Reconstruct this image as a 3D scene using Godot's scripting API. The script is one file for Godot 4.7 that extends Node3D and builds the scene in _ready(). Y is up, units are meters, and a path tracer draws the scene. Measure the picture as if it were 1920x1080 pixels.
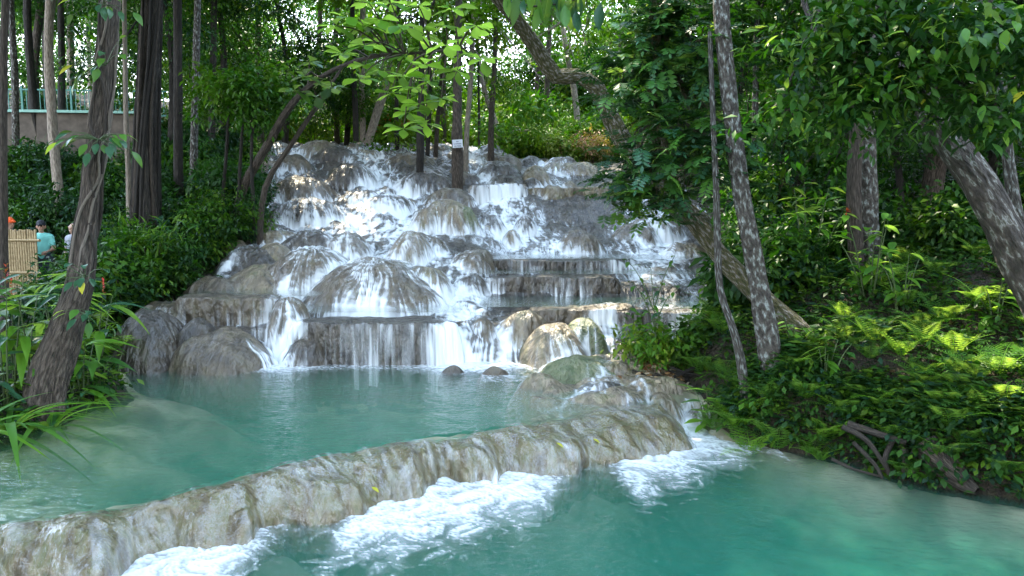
extends Node3D
# A terraced travertine waterfall running down through tropical forest into two turquoise pools.
# y is up, the camera looks along -z; "d" in the code is the distance in front of the camera (d = -z).

var rng := RandomNumberGenerator.new()
var nA := FastNoiseLite.new()
var nB := FastNoiseLite.new()
var nC := FastNoiseLite.new()
var M := {}
var names := {}

func _ready():
	# ---- camera
	var cam := Camera3D.new()
	cam.name = "camera"
	add_child(cam)
	cam.position = Vector3(0, 3, 0)
	cam.rotation.x = -atan(0.1)
	cam.fov = rad_to_deg(2.0 * atan(540.0 / 1400.0))
	cam.near = 0.1
	cam.far = 600
	cam.current = true
	# ---- sky, exposure
	var we := WorldEnvironment.new()
	we.name = "world_environment"
	var env := Environment.new()
	env.background_mode = Environment.BG_SKY
	var sky := Sky.new()
	var sm := ProceduralSkyMaterial.new()
	sm.sky_top_color = Color(0.66, 0.75, 0.87)
	sm.sky_horizon_color = Color(0.96, 0.96, 0.94)
	sm.sky_curve = 0.18
	sm.ground_bottom_color = Color(0.12, 0.14, 0.08)
	sm.ground_horizon_color = Color(0.45, 0.5, 0.4)
	sm.sky_energy_multiplier = 1.75
	sky.sky_material = sm
	env.sky = sky
	env.tonemap_mode = Environment.TONE_MAPPER_LINEAR
	env.tonemap_exposure = 3.3
	env.sdfgi_enabled = true
	env.ssao_enabled = true
	env.ssil_enabled = true
	env.volumetric_fog_enabled = true
	env.volumetric_fog_density = 0.0
	we.environment = env
	add_child(we)
	# ---- sun: high behind the falls and a little to the left
	var sun := DirectionalLight3D.new()
	sun.name = "sun"
	sun.light_color = Color(1.0, 0.95, 0.84)
	sun.light_energy = 1.6
	sun.light_angular_distance = 0.5
	sun.shadow_enabled = true
	add_child(sun)
	sun.look_at_from_position(Vector3(-0.28, 0.80, -0.53) * 100.0, Vector3.ZERO)
	setup()
	build_ground()
	build_rocks()
	build_weir()
	build_water()
	build_falls()
	build_foam()
	build_far()
	build_trees()
	build_left()
	build_right()
	build_centre()
	build_people()
	build_small()
	tell_apart()

# ------------------------------------------------------------------ helpers
func setup():
	rng.seed = 77
	for q in [[nA, 11], [nB, 23], [nC, 37]]:
		q[0].seed = q[1]
		q[0].frequency = 1.0
		q[0].noise_type = FastNoiseLite.TYPE_SIMPLEX_SMOOTH
		q[0].fractal_type = FastNoiseLite.FRACTAL_NONE
	nC.noise_type = FastNoiseLite.TYPE_CELLULAR
	nC.cellular_return_type = FastNoiseLite.RETURN_DISTANCE
	make_materials()

func lin(r, g, b) -> Color:
	return Color(r, g, b).linear_to_srgb()

func ramp(stops) -> Gradient:
	var g := Gradient.new()
	var off := PackedFloat32Array()
	var col := PackedColorArray()
	for s in stops:
		off.append(s[0])
		col.append(lin(s[1], s[2], s[3]))
	g.offsets = off
	g.colors = col
	return g

func ntex(freq, stops = null, sd = 1, oct = 4, normal = 0.0, cell = false) -> NoiseTexture2D:
	var t := NoiseTexture2D.new()
	t.width = 512
	t.height = 512
	t.seamless = true
	var n := FastNoiseLite.new()
	n.seed = sd
	n.frequency = freq
	n.noise_type = FastNoiseLite.TYPE_CELLULAR if cell else FastNoiseLite.TYPE_SIMPLEX_SMOOTH
	n.fractal_type = FastNoiseLite.FRACTAL_FBM
	n.fractal_octaves = oct
	t.noise = n
	if stops != null:
		t.color_ramp = ramp(stops)
	if normal > 0.0:
		t.as_normal_map = true
		t.bump_strength = normal
	return t

func mat(tex, rough, scl = Vector3(1, 1, 1), tri = true, bump = null, bump_cm = 0.0, coat = 0.0) -> StandardMaterial3D:
	var m := StandardMaterial3D.new()
	if tex is Texture2D:
		m.albedo_texture = tex
	else:
		m.albedo_color = tex
	m.roughness = rough
	m.uv1_scale = scl
	m.uv1_triplanar = tri
	m.uv1_world_triplanar = tri
	if bump != null:
		m.heightmap_enabled = true
		m.heightmap_texture = bump
		m.heightmap_scale = bump_cm
	if coat > 0.0:
		m.clearcoat_enabled = true
		m.clearcoat = coat
		m.clearcoat_roughness = 0.22
	return m

func leafmat(c: Color, back = 0.7, rough = 0.42, vc = false) -> StandardMaterial3D:
	var m := StandardMaterial3D.new()
	m.albedo_color = c
	m.roughness = rough
	m.metallic_specular = 0.28
	m.backlight_enabled = true
	m.backlight = Color(back * 0.82, back, back * 0.35)
	m.vertex_color_use_as_albedo = vc
	m.cull_mode = BaseMaterial3D.CULL_DISABLED
	return m

func make_materials():
	var bump := ntex(0.02, null, 5, 5)
	var pit := ntex(0.045, null, 9, 4)
	# wet travertine, three tones
	M.rock0 = mat(ntex(0.010, [[0.0, 0.034, 0.027, 0.019], [0.42, 0.082, 0.064, 0.043], [0.6, 0.138, 0.109, 0.073], [0.8, 0.112, 0.094, 0.054], [1.0, 0.07, 0.07, 0.04]], 3, 5), 0.42, Vector3(0.5, 0.26, 0.5), true, bump, 12.0, 0.12)
	M.rock1 = mat(ntex(0.012, [[0.0, 0.06, 0.048, 0.03], [0.45, 0.15, 0.12, 0.08], [0.62, 0.23, 0.185, 0.12], [0.8, 0.14, 0.13, 0.065], [1.0, 0.08, 0.085, 0.04]], 4, 5), 0.45, Vector3(0.55, 0.28, 0.55), true, bump, 12.0, 0.12)
	M.rock2 = mat(ntex(0.014, [[0.0, 0.035, 0.05, 0.02], [0.4, 0.07, 0.095, 0.035], [0.6, 0.15, 0.15, 0.085], [0.8, 0.10, 0.12, 0.045], [1.0, 0.05, 0.07, 0.02]], 6, 5), 0.6, Vector3(0.5, 0.6, 0.5), true, pit, 6.0, 0.1)
	M.rock3 = mat(ntex(0.012, [[0.0, 0.022, 0.019, 0.016], [0.45, 0.047, 0.038, 0.029], [0.7, 0.09, 0.074, 0.055], [1.0, 0.06, 0.056, 0.034]], 8, 5), 0.38, Vector3(0.6, 0.28, 0.6), true, bump, 12.0, 0.18)
	M.weir = mat(ntex(0.011, [[0.0, 0.045, 0.03, 0.014], [0.35, 0.105, 0.070, 0.030], [0.5, 0.155, 0.120, 0.055], [0.62, 0.115, 0.108, 0.036], [0.8, 0.19, 0.145, 0.078], [1.0, 0.075, 0.085, 0.03]], 12, 5), 0.4, Vector3(0.7, 0.35, 0.7), true, bump, 9.0, 0.25)
	M.soil = mat(ntex(0.03, [[0.0, 0.008, 0.006, 0.004], [0.4, 0.022, 0.016, 0.010], [0.6, 0.045, 0.032, 0.018], [0.75, 0.03, 0.035, 0.014], [1.0, 0.09, 0.06, 0.035]], 15, 5), 0.95, Vector3(0.7, 0.7, 0.7), true, pit, 8.0)
	M.bed = mat(ntex(0.009, [[0.0, 0.06, 0.052, 0.032], [0.35, 0.15, 0.14, 0.085], [0.6, 0.32, 0.295, 0.19], [1.0, 0.44, 0.40, 0.28]], 18, 4), 0.9, Vector3(0.3, 0.3, 0.3))
	# bark
	var bb := ntex(0.03, null, 31, 4)
	M.bark_brown = mat(ntex(0.02, [[0.0, 0.022, 0.016, 0.011], [0.45, 0.068, 0.05, 0.036], [0.7, 0.13, 0.10, 0.075], [1.0, 0.17, 0.14, 0.11]], 32, 5), 0.9, Vector3(3, 0.45, 3), false, bb, 6.0)
	M.bark_dark = mat(ntex(0.02, [[0.0, 0.012, 0.010, 0.008], [0.5, 0.035, 0.028, 0.021], [0.8, 0.075, 0.06, 0.045], [1.0, 0.10, 0.085, 0.06]], 33, 5), 0.92, Vector3(4, 0.35, 4), false, bb, 8.0)
	M.bark_lichen = mat(ntex(0.022, [[0.0, 0.025, 0.02, 0.016], [0.42, 0.055, 0.045, 0.036], [0.55, 0.085, 0.075, 0.06], [0.66, 0.15, 0.15, 0.135], [0.76, 0.27, 0.285, 0.26], [0.88, 0.16, 0.17, 0.15], [1.0, 0.32, 0.34, 0.31]], 34, 5), 0.9, Vector3(1, 0.55, 1), false, bb, 4.0)
	M.bark_lichen2 = mat(ntex(0.022, [[0.0, 0.02, 0.016, 0.012], [0.5, 0.055, 0.043, 0.034], [0.64, 0.09, 0.075, 0.06], [0.72, 0.24, 0.24, 0.22], [0.8, 0.10, 0.09, 0.07], [1.0, 0.05, 0.045, 0.03]], 38, 5), 0.9, Vector3(1, 0.3, 1), false, bb, 5.0)
	M.bark_moss = mat(ntex(0.016, [[0.0, 0.02, 0.02, 0.008], [0.4, 0.065, 0.065, 0.02], [0.55, 0.085, 0.075, 0.03], [0.62, 0.12, 0.10, 0.075], [0.8, 0.26, 0.25, 0.22], [1.0, 0.07, 0.06, 0.04]], 35, 5), 0.95, Vector3(2, 0.7, 2), false, bb, 5.0)
	M.bark_pale = mat(ntex(0.02, [[0.0, 0.10, 0.08, 0.06], [0.5, 0.27, 0.22, 0.17], [1.0, 0.42, 0.37, 0.30]], 36, 5), 0.9, Vector3(2, 0.5, 2), false, bb, 3.0)
	# leaves (single leaves built one by one)
	M.g0 = leafmat(lin(0.026, 0.085, 0.018), 0.6, 0.32)
	M.g1 = leafmat(lin(0.040, 0.118, 0.018), 0.65, 0.36)
	M.g2 = leafmat(lin(0.062, 0.165, 0.014), 0.85, 0.40)
	M.g3 = leafmat(lin(0.105, 0.220, 0.014), 0.95, 0.42)
	M.g4 = leafmat(lin(0.022, 0.070, 0.036), 0.4, 0.26)
	M.gy = leafmat(lin(0.42, 0.36, 0.03), 0.8, 0.45)
	M.go = leafmat(lin(0.33, 0.13, 0.03), 0.6, 0.5)
	M.leaf_mass = leafmat(Color(1, 1, 1), 0.88, 0.42, true)
	M.red = leafmat(lin(0.42, 0.012, 0.02), 0.4, 0.4)
	M.stem = mat(lin(0.055, 0.085, 0.025), 0.6, Vector3(1, 1, 1), false)
	M.twig = mat(lin(0.06, 0.046, 0.032), 0.9, Vector3(1, 1, 1), false)
	# water
	var w := StandardMaterial3D.new()
	w.transparency = BaseMaterial3D.TRANSPARENCY_ALPHA
	w.albedo_color = Color(lin(0.05, 0.22, 0.16), 0.10)
	w.roughness = 0.06
	w.normal_enabled = true
	w.normal_texture = ntex(0.018, null, 41, 4, 7.0)
	w.normal_scale = 0.55
	w.uv1_scale = Vector3(0.55, 1.0, 1)
	M.water = w
	var w2: StandardMaterial3D = w.duplicate()
	w2.albedo_color = Color(lin(0.12, 0.14, 0.09), 0.06)
	w2.uv1_scale = Vector3(1.6, 0.5, 1)
	w2.normal_scale = 0.8
	M.sheet = w2
	var f := StandardMaterial3D.new()
	f.transparency = BaseMaterial3D.TRANSPARENCY_ALPHA
	f.vertex_color_use_as_albedo = true
	f.roughness = 0.45
	f.cull_mode = BaseMaterial3D.CULL_DISABLED
	M.white = f

func numbered(called: String) -> String:
	if not names.has(called):
		names[called] = 0
		return called
	names[called] += 1
	return "%s_%03d" % [called, names[called]]

func tag(o: Node, label := "", category := "", group := "", kind := "") -> Node:
	if label != "":
		o.set_meta("label", label)
	if category != "":
		o.set_meta("category", category)
	if group != "":
		o.set_meta("group", group)
	if kind != "":
		o.set_meta("kind", kind)
	return o

func base(called: String, at: Vector3) -> Node3D:
	var o := Node3D.new()
	o.name = numbered(called)
	add_child(o)
	o.position = at
	return o

func put(mesh: Mesh, called: String, m: Material, parent: Node = null) -> MeshInstance3D:
	var o := MeshInstance3D.new()
	o.mesh = mesh
	o.material_override = m
	if parent == null:
		o.name = numbered(called)
		add_child(o)
	else:
		o.name = called
		parent.add_child(o, true)
	return o

class MB:
	var v := PackedVector3Array()
	var n := PackedVector3Array()
	var uv := PackedVector2Array()
	var c := PackedColorArray()
	var i := PackedInt32Array()
	func done() -> ArrayMesh:
		var a := []
		a.resize(Mesh.ARRAY_MAX)
		a[Mesh.ARRAY_VERTEX] = v
		if n.size() == v.size():
			a[Mesh.ARRAY_NORMAL] = n
		if uv.size() == v.size():
			a[Mesh.ARRAY_TEX_UV] = uv
		if c.size() == v.size():
			a[Mesh.ARRAY_COLOR] = c
		a[Mesh.ARRAY_INDEX] = i
		var m := ArrayMesh.new()
		m.add_surface_from_arrays(Mesh.PRIMITIVE_TRIANGLES, a)
		return m
	func smooth():
		n.resize(v.size())
		n.fill(Vector3.ZERO)
		for k in range(0, i.size(), 3):
			var q := (v[i[k + 2]] - v[i[k]]).cross(v[i[k + 1]] - v[i[k]])
			n[i[k]] += q
			n[i[k + 1]] += q
			n[i[k + 2]] += q
		for k in n.size():
			n[k] = n[k].normalized() if n[k].length_squared() > 1e-16 else Vector3.UP
	func quads(cols: int, rows: int, from := 0):
		for r in rows - 1:
			for k in cols - 1:
				var a := from + r * cols + k
				i.append_array([a, a + cols, a + 1, a + 1, a + cols, a + cols + 1])

func tab(t: Array, d: float) -> float:
	if d <= t[0]:
		return t[1]
	var k := 2
	while k < t.size():
		if d < t[k]:
			return lerpf(t[k - 1], t[k + 1], (d - t[k - 2]) / (t[k] - t[k - 2]))
		k += 2
	return t[t.size() - 1]

func ss(a: float, b: float, x: float) -> float:
	var t := clampf((x - a) / (b - a), 0.0, 1.0)
	return t * t * (3.0 - 2.0 * t)

func smooth_path(pts: Array, step := 0.2) -> Array:
	var out := []
	for k in pts.size() - 1:
		var p0: Vector3 = pts[maxi(k - 1, 0)]
		var p1: Vector3 = pts[k]
		var p2: Vector3 = pts[k + 1]
		var p3: Vector3 = pts[mini(k + 2, pts.size() - 1)]
		var m := maxi(1, int(ceil(p1.distance_to(p2) / step)))
		for j in m:
			var t := float(j) / m
			out.append(p1.cubic_interpolate(p2, p0, p3, t))
	out.append(pts[pts.size() - 1])
	return out

# a tapered, slightly uneven tube along a path; rr = [radius at start, radius at end] or one radius for each point
func tube(b: MB, path: Array, rr: Array, sides := 10, rough := 0.12, flute := 0.0, flare := 0.0, sd := 0.0):
	var from := b.v.size()
	var cnt := path.size()
	var up := Vector3(0.31, 0.2, 0.93)
	var run := 0.0
	for k in cnt:
		var p: Vector3 = path[k]
		var t: Vector3 = (path[mini(k + 1, cnt - 1)] - path[maxi(k - 1, 0)]).normalized()
		var x := (up - t * up.dot(t)).normalized()
		if k > 0:
			run += p.distance_to(path[k - 1])
		up = x
		var y := t.cross(x)
		var f := float(k) / maxf(1, cnt - 1)
		var r: float = lerpf(rr[0], rr[1], f) if rr.size() == 2 else tab_even(rr, f)
		r *= 1.0 + flare * exp(-run * 3.0)
		for s in sides + 1:
			var a := TAU * s / sides
			var ca := cos(a)
			var sa := sin(a)
			var q := 1.0 + rough * nA.get_noise_3d(ca * 1.3 + sd, sa * 1.3, run * 1.1)
			if flute > 0.0:
				q += flute * nB.get_noise_3d(ca * 3.2 + sd, sa * 3.2, run * 0.35) + flute * 0.5 * nB.get_noise_3d(ca * 7.0 + sd, sa * 7.0, run * 0.6)
			if flare > 0.0:
				q += 0.5 * flare * exp(-run * 2.5) * nA.get_noise_2d(ca * 1.8 + sd, sa * 1.8)
			b.v.append(p + (x * ca + y * sa) * r * q)
			b.uv.append(Vector2(float(s) / sides, run))
	var cols := sides + 1
	for r in cnt - 1:
		for k in sides:
			var a := from + r * cols + k
			b.i.append_array([a, a + cols, a + 1, a + 1, a + cols, a + cols + 1])

func tab_even(r: Array, f: float) -> float:
	var q := f * (r.size() - 1)
	var k := mini(int(q), r.size() - 2)
	return lerpf(r[k], r[k + 1], q - k)

func frame(dir: Vector3, up := Vector3.UP) -> Basis:
	var z := dir.normalized()
	var x := up.cross(z)
	if x.length_squared() < 1e-4:
		x = Vector3.RIGHT.cross(z)
	x = x.normalized()
	return Basis(x, z.cross(x), z)

func rdir() -> Vector3:
	var z := rng.randf_range(-1, 1)
	var a := rng.randf() * TAU
	var q := sqrt(1 - z * z)
	return Vector3(q * cos(a), z, q * sin(a))

# ------------------------------------------------------------------ the lie of the land
const LOW := 0.0      # lower pool level
const HIGH := 0.40    # upper pool level
var XL := [0.0, -8.0, 4.0, -7.4, 7.0, -6.5, 8.8, -5.8, 10.5, -5.6, 11.5, -6.3, 13.0, -6.9, 15.0, -6.8, 17.0, -6.6, 20.0, -7.0, 24.0, -8.4, 28.0, -9.6, 34.0, -10.5, 60.0, -12.0]
var XR := [0.0, 9.0, 5.0, 7.0, 7.6, 5.3, 8.6, 4.2, 9.6, 3.1, 10.6, 2.75, 11.6, 2.5, 12.6, 2.9, 14.0, 4.0, 16.0, 5.0, 19.0, 5.6, 24.0, 5.2, 28.0, 5.0, 34.0, 5.0, 60.0, 6.0]
var WEIR := [-9.0, 3.4, -4.6, 5.75, -3.3, 6.45, -2.66, 7.1, -2.0, 7.75, -1.2, 8.25, -0.37, 8.65, 0.26, 9.0, 0.95, 9.35, 1.6, 9.85, 2.0, 10.35, 3.2, 10.75, 9.0, 13.0]
var STEP_L := [12.2, -0.35, 12.8, 0.25, 13.1, 0.95, 14.2, 1.02, 15.0, 1.25, 17.0, 1.8, 20.0, 2.55, 22.0, 3.15, 24.0, 3.85, 26.0, 4.6, 28.0, 5.25, 30.0, 5.6, 36.0, 6.1, 60.0, 7.5]
var STEP_R := [12.2, -0.2, 12.9, 0.5, 13.5, 1.0, 15.3, 1.08, 15.8, 1.45, 16.8, 1.5, 17.2, 1.8, 19.2, 1.88, 20.2, 2.25, 21.2, 2.7, 22.2, 3.4, 22.6, 3.55, 24.0, 3.75, 26.0, 4.4, 28.0, 4.8, 36.0, 5.8, 60.0, 7.5]
var SHORE_L := [0.0, 0.5, 9.0, 0.55, 11.0, 0.6, 13.0, 0.85, 15.0, 1.2, 17.0, 1.75, 20.0, 2.7, 24.0, 4.0, 28.0, 5.4, 34.0, 6.0, 60.0, 8.0]
var INLAND_L := [0.0, 1.0, 12.0, 1.05, 18.0, 1.15, 20.0, 2.2, 24.0, 4.7, 30.0, 6.6, 60.0, 11.0]
var SHORE_R := [0.0, 0.1, 9.0, 0.2, 10.2, 0.45, 11.5, 0.72, 13.0, 0.95, 15.0, 1.5, 17.0, 2.05, 20.0, 2.9, 24.0, 4.3, 28.0, 5.4, 34.0, 6.0, 60.0, 8.0]

func channel(x: float, d: float, xl: float, xr: float) -> float:
	if d > 12.2:
		var s := lerpf(tab(STEP_L, d), tab(STEP_R, d), ss(-1.1, -0.1, x))
		var big := ss(19.0, 21.5, d) * (1.0 - ss(-3.5, -1.0, x))
		var e := 1.0 + nC.get_noise_2d(x * 1.15 + 3.1, d * 0.85)     # cell distance, 0 at a knob's middle
		var e2 := 1.0 + nC.get_noise_2d(x * 2.6 + 9.0, d * 2.2)
		s += (0.06 + 0.36 * big) * (0.45 - e) + (0.07 + 0.14 * big) * (0.45 - e2)
		s += 0.05 * nA.get_noise_2d(x * 1.5, d * 1.5)
		s += 0.25 * ss(1.2, 0.0, x - xl) * ss(13.5, 16.0, d)
		return s
	var dw := tab(WEIR, x)
	var bump := 0.06 * nA.get_noise_2d(x * 0.8, d * 0.8) + 0.03 * nA.get_noise_2d(x * 2.4, d * 2.4)
	if d < dw:
		var far := minf(dw - d, minf((xr - x) * 0.9, 3.0))
		var y := -0.30 - 1.15 * ss(0.1, 2.3, far)
		return lerpf(y, -0.05, ss(0.9, 0.0, xr - x)) + bump
	var back := d - dw
	var q := lerpf(0.24, -0.55, ss(0.3, 2.6, back))
	q = lerpf(q, 0.2, ss(2.6, 0.0, x - xl + 0.4 * nA.get_noise_2d(x * 0.7, d * 0.7)))
	q = lerpf(q, 0.30, ss(1.1, 0.1, xr - x) * ss(9.0, 10.0, d))
	q = lerpf(q, -0.3, ss(11.4, 12.2, d))
	# flat travertine shelf along the right shore
	var sh := ss(-0.05, 0.35, x - 0.12 - 0.2 * nA.get_noise_1d(d * 1.3) - 0.25 * ss(11.2, 12.2, d)) * ss(0.0, 0.35, back)
	q = lerpf(q, 0.31 + 0.12 * (x - 0.3) + 0.10 * (d - 10.4) + 0.07 * nA.get_noise_2d(x * 2.0, d * 2.0) + 0.05 * (0.5 - (1.0 + nC.get_noise_2d(x * 2.4, d * 2.4))), sh)
	return q + bump

func left_edge(d: float) -> float:
	return tab(XL, d) + 0.22 * nA.get_noise_1d(d * 0.9)

func right_edge(d: float) -> float:
	return tab(XR, d) + 0.22 * nA.get_noise_1d(d * 0.9 + 40.0)

func ground(x: float, d: float) -> float:
	var xl := left_edge(d)
	var xr := right_edge(d)
	if x >= xl and x <= xr:
		var c := channel(x, d, xl, xr)
		var e := minf(x - xl, xr - x)
		if e < 0.45:
			c = lerpf((tab(SHORE_L, d) if x - xl < xr - x else tab(SHORE_R, d)) - 0.25, c, ss(0.0, 0.45, e))
		return c
	var n := 0.16 * nA.get_noise_2d(x * 0.5, d * 0.5) + 0.06 * nA.get_noise_2d(x * 1.7, d * 1.7)
	if x < xl:
		var e := xl - x
		var y := lerpf(tab(SHORE_L, d), tab(INLAND_L, d), ss(0.5, 4.5, e)) + 0.1 * maxf(0.0, e - 8.0)
		return y - 0.25 * exp(-e * 3.0) + n * ss(0.0, 1.0, e)
	var r := x - xr
	return tab(SHORE_R, d) + 0.30 * ss(0.0, 0.5, r) - 0.25 * exp(-r * 3.0) + 0.30 * minf(r, 5.0) + 0.16 * maxf(0.0, r - 5.0) + n * ss(0.0, 1.0, r)

func on(x: float, d: float, up := 0.0) -> Vector3:
	return Vector3(x, ground(x, d) + up, -d)

func build_ground():
	var b := MB.new()
	var xs := []
	var x := -70.0
	while x < 70.0:
		xs.append(x)
		x += 0.28 if absf(x) < 13.0 else (0.7 if absf(x) < 24.0 else 3.0)
	var ds := []
	var d := -14.0
	while d < 130.0:
		ds.append(d)
		d += 1.0 if d < 2.0 else (0.28 if d < 32.0 else (0.9 if d < 60.0 else 6.0))
	for q in ds:
		var xl := left_edge(q)
		var xr := right_edge(q)
		for p in xs:
			var y := ground(p, q)
			if q < 33.0:
				y -= 0.22 * ss(0.05, 0.35, minf(p - xl, xr - p))
			b.v.append(Vector3(p, y, -q))
	b.quads(xs.size(), ds.size())
	b.smooth()
	tag(put(b.done(), "ground", M.soil), "", "", "", "structure")
	# sandy bed of the two pools
	var bed := region(-9.2, 9.2, 2.0, 12.5, 0.14, func(px: float, pd: float): return px > tab(XL, pd) - 0.3 and px < tab(XR, pd) + 0.3)
	tag(put(bed, "stream_bed", M.bed), "", "", "", "structure")

# a patch of the land as a mesh of its own
func region(x0: float, x1: float, d0: float, d1: float, st: float, inside: Callable) -> ArrayMesh:
	var b := MB.new()
	var cols := int((x1 - x0) / st) + 1
	var rows := int((d1 - d0) / st) + 1
	var ok := PackedByteArray()
	for r in rows:
		for k in cols:
			var p := x0 + k * st
			var q := d0 + r * st
			b.v.append(Vector3(p, ground(p, q) - 0.5 * ss(-0.05, 0.35, maxf(left_edge(q) - p, p - right_edge(q))), -q))
			ok.append(1 if inside.call(p, q) else 0)
	for r in rows - 1:
		for k in cols - 1:
			var a := r * cols + k
			if ok[a] and ok[a + 1] and ok[a + cols] and ok[a + cols + 1]:
				b.i.append_array([a, a + cols, a + 1, a + 1, a + cols, a + cols + 1])
	b.smooth()
	return b.done()

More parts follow.
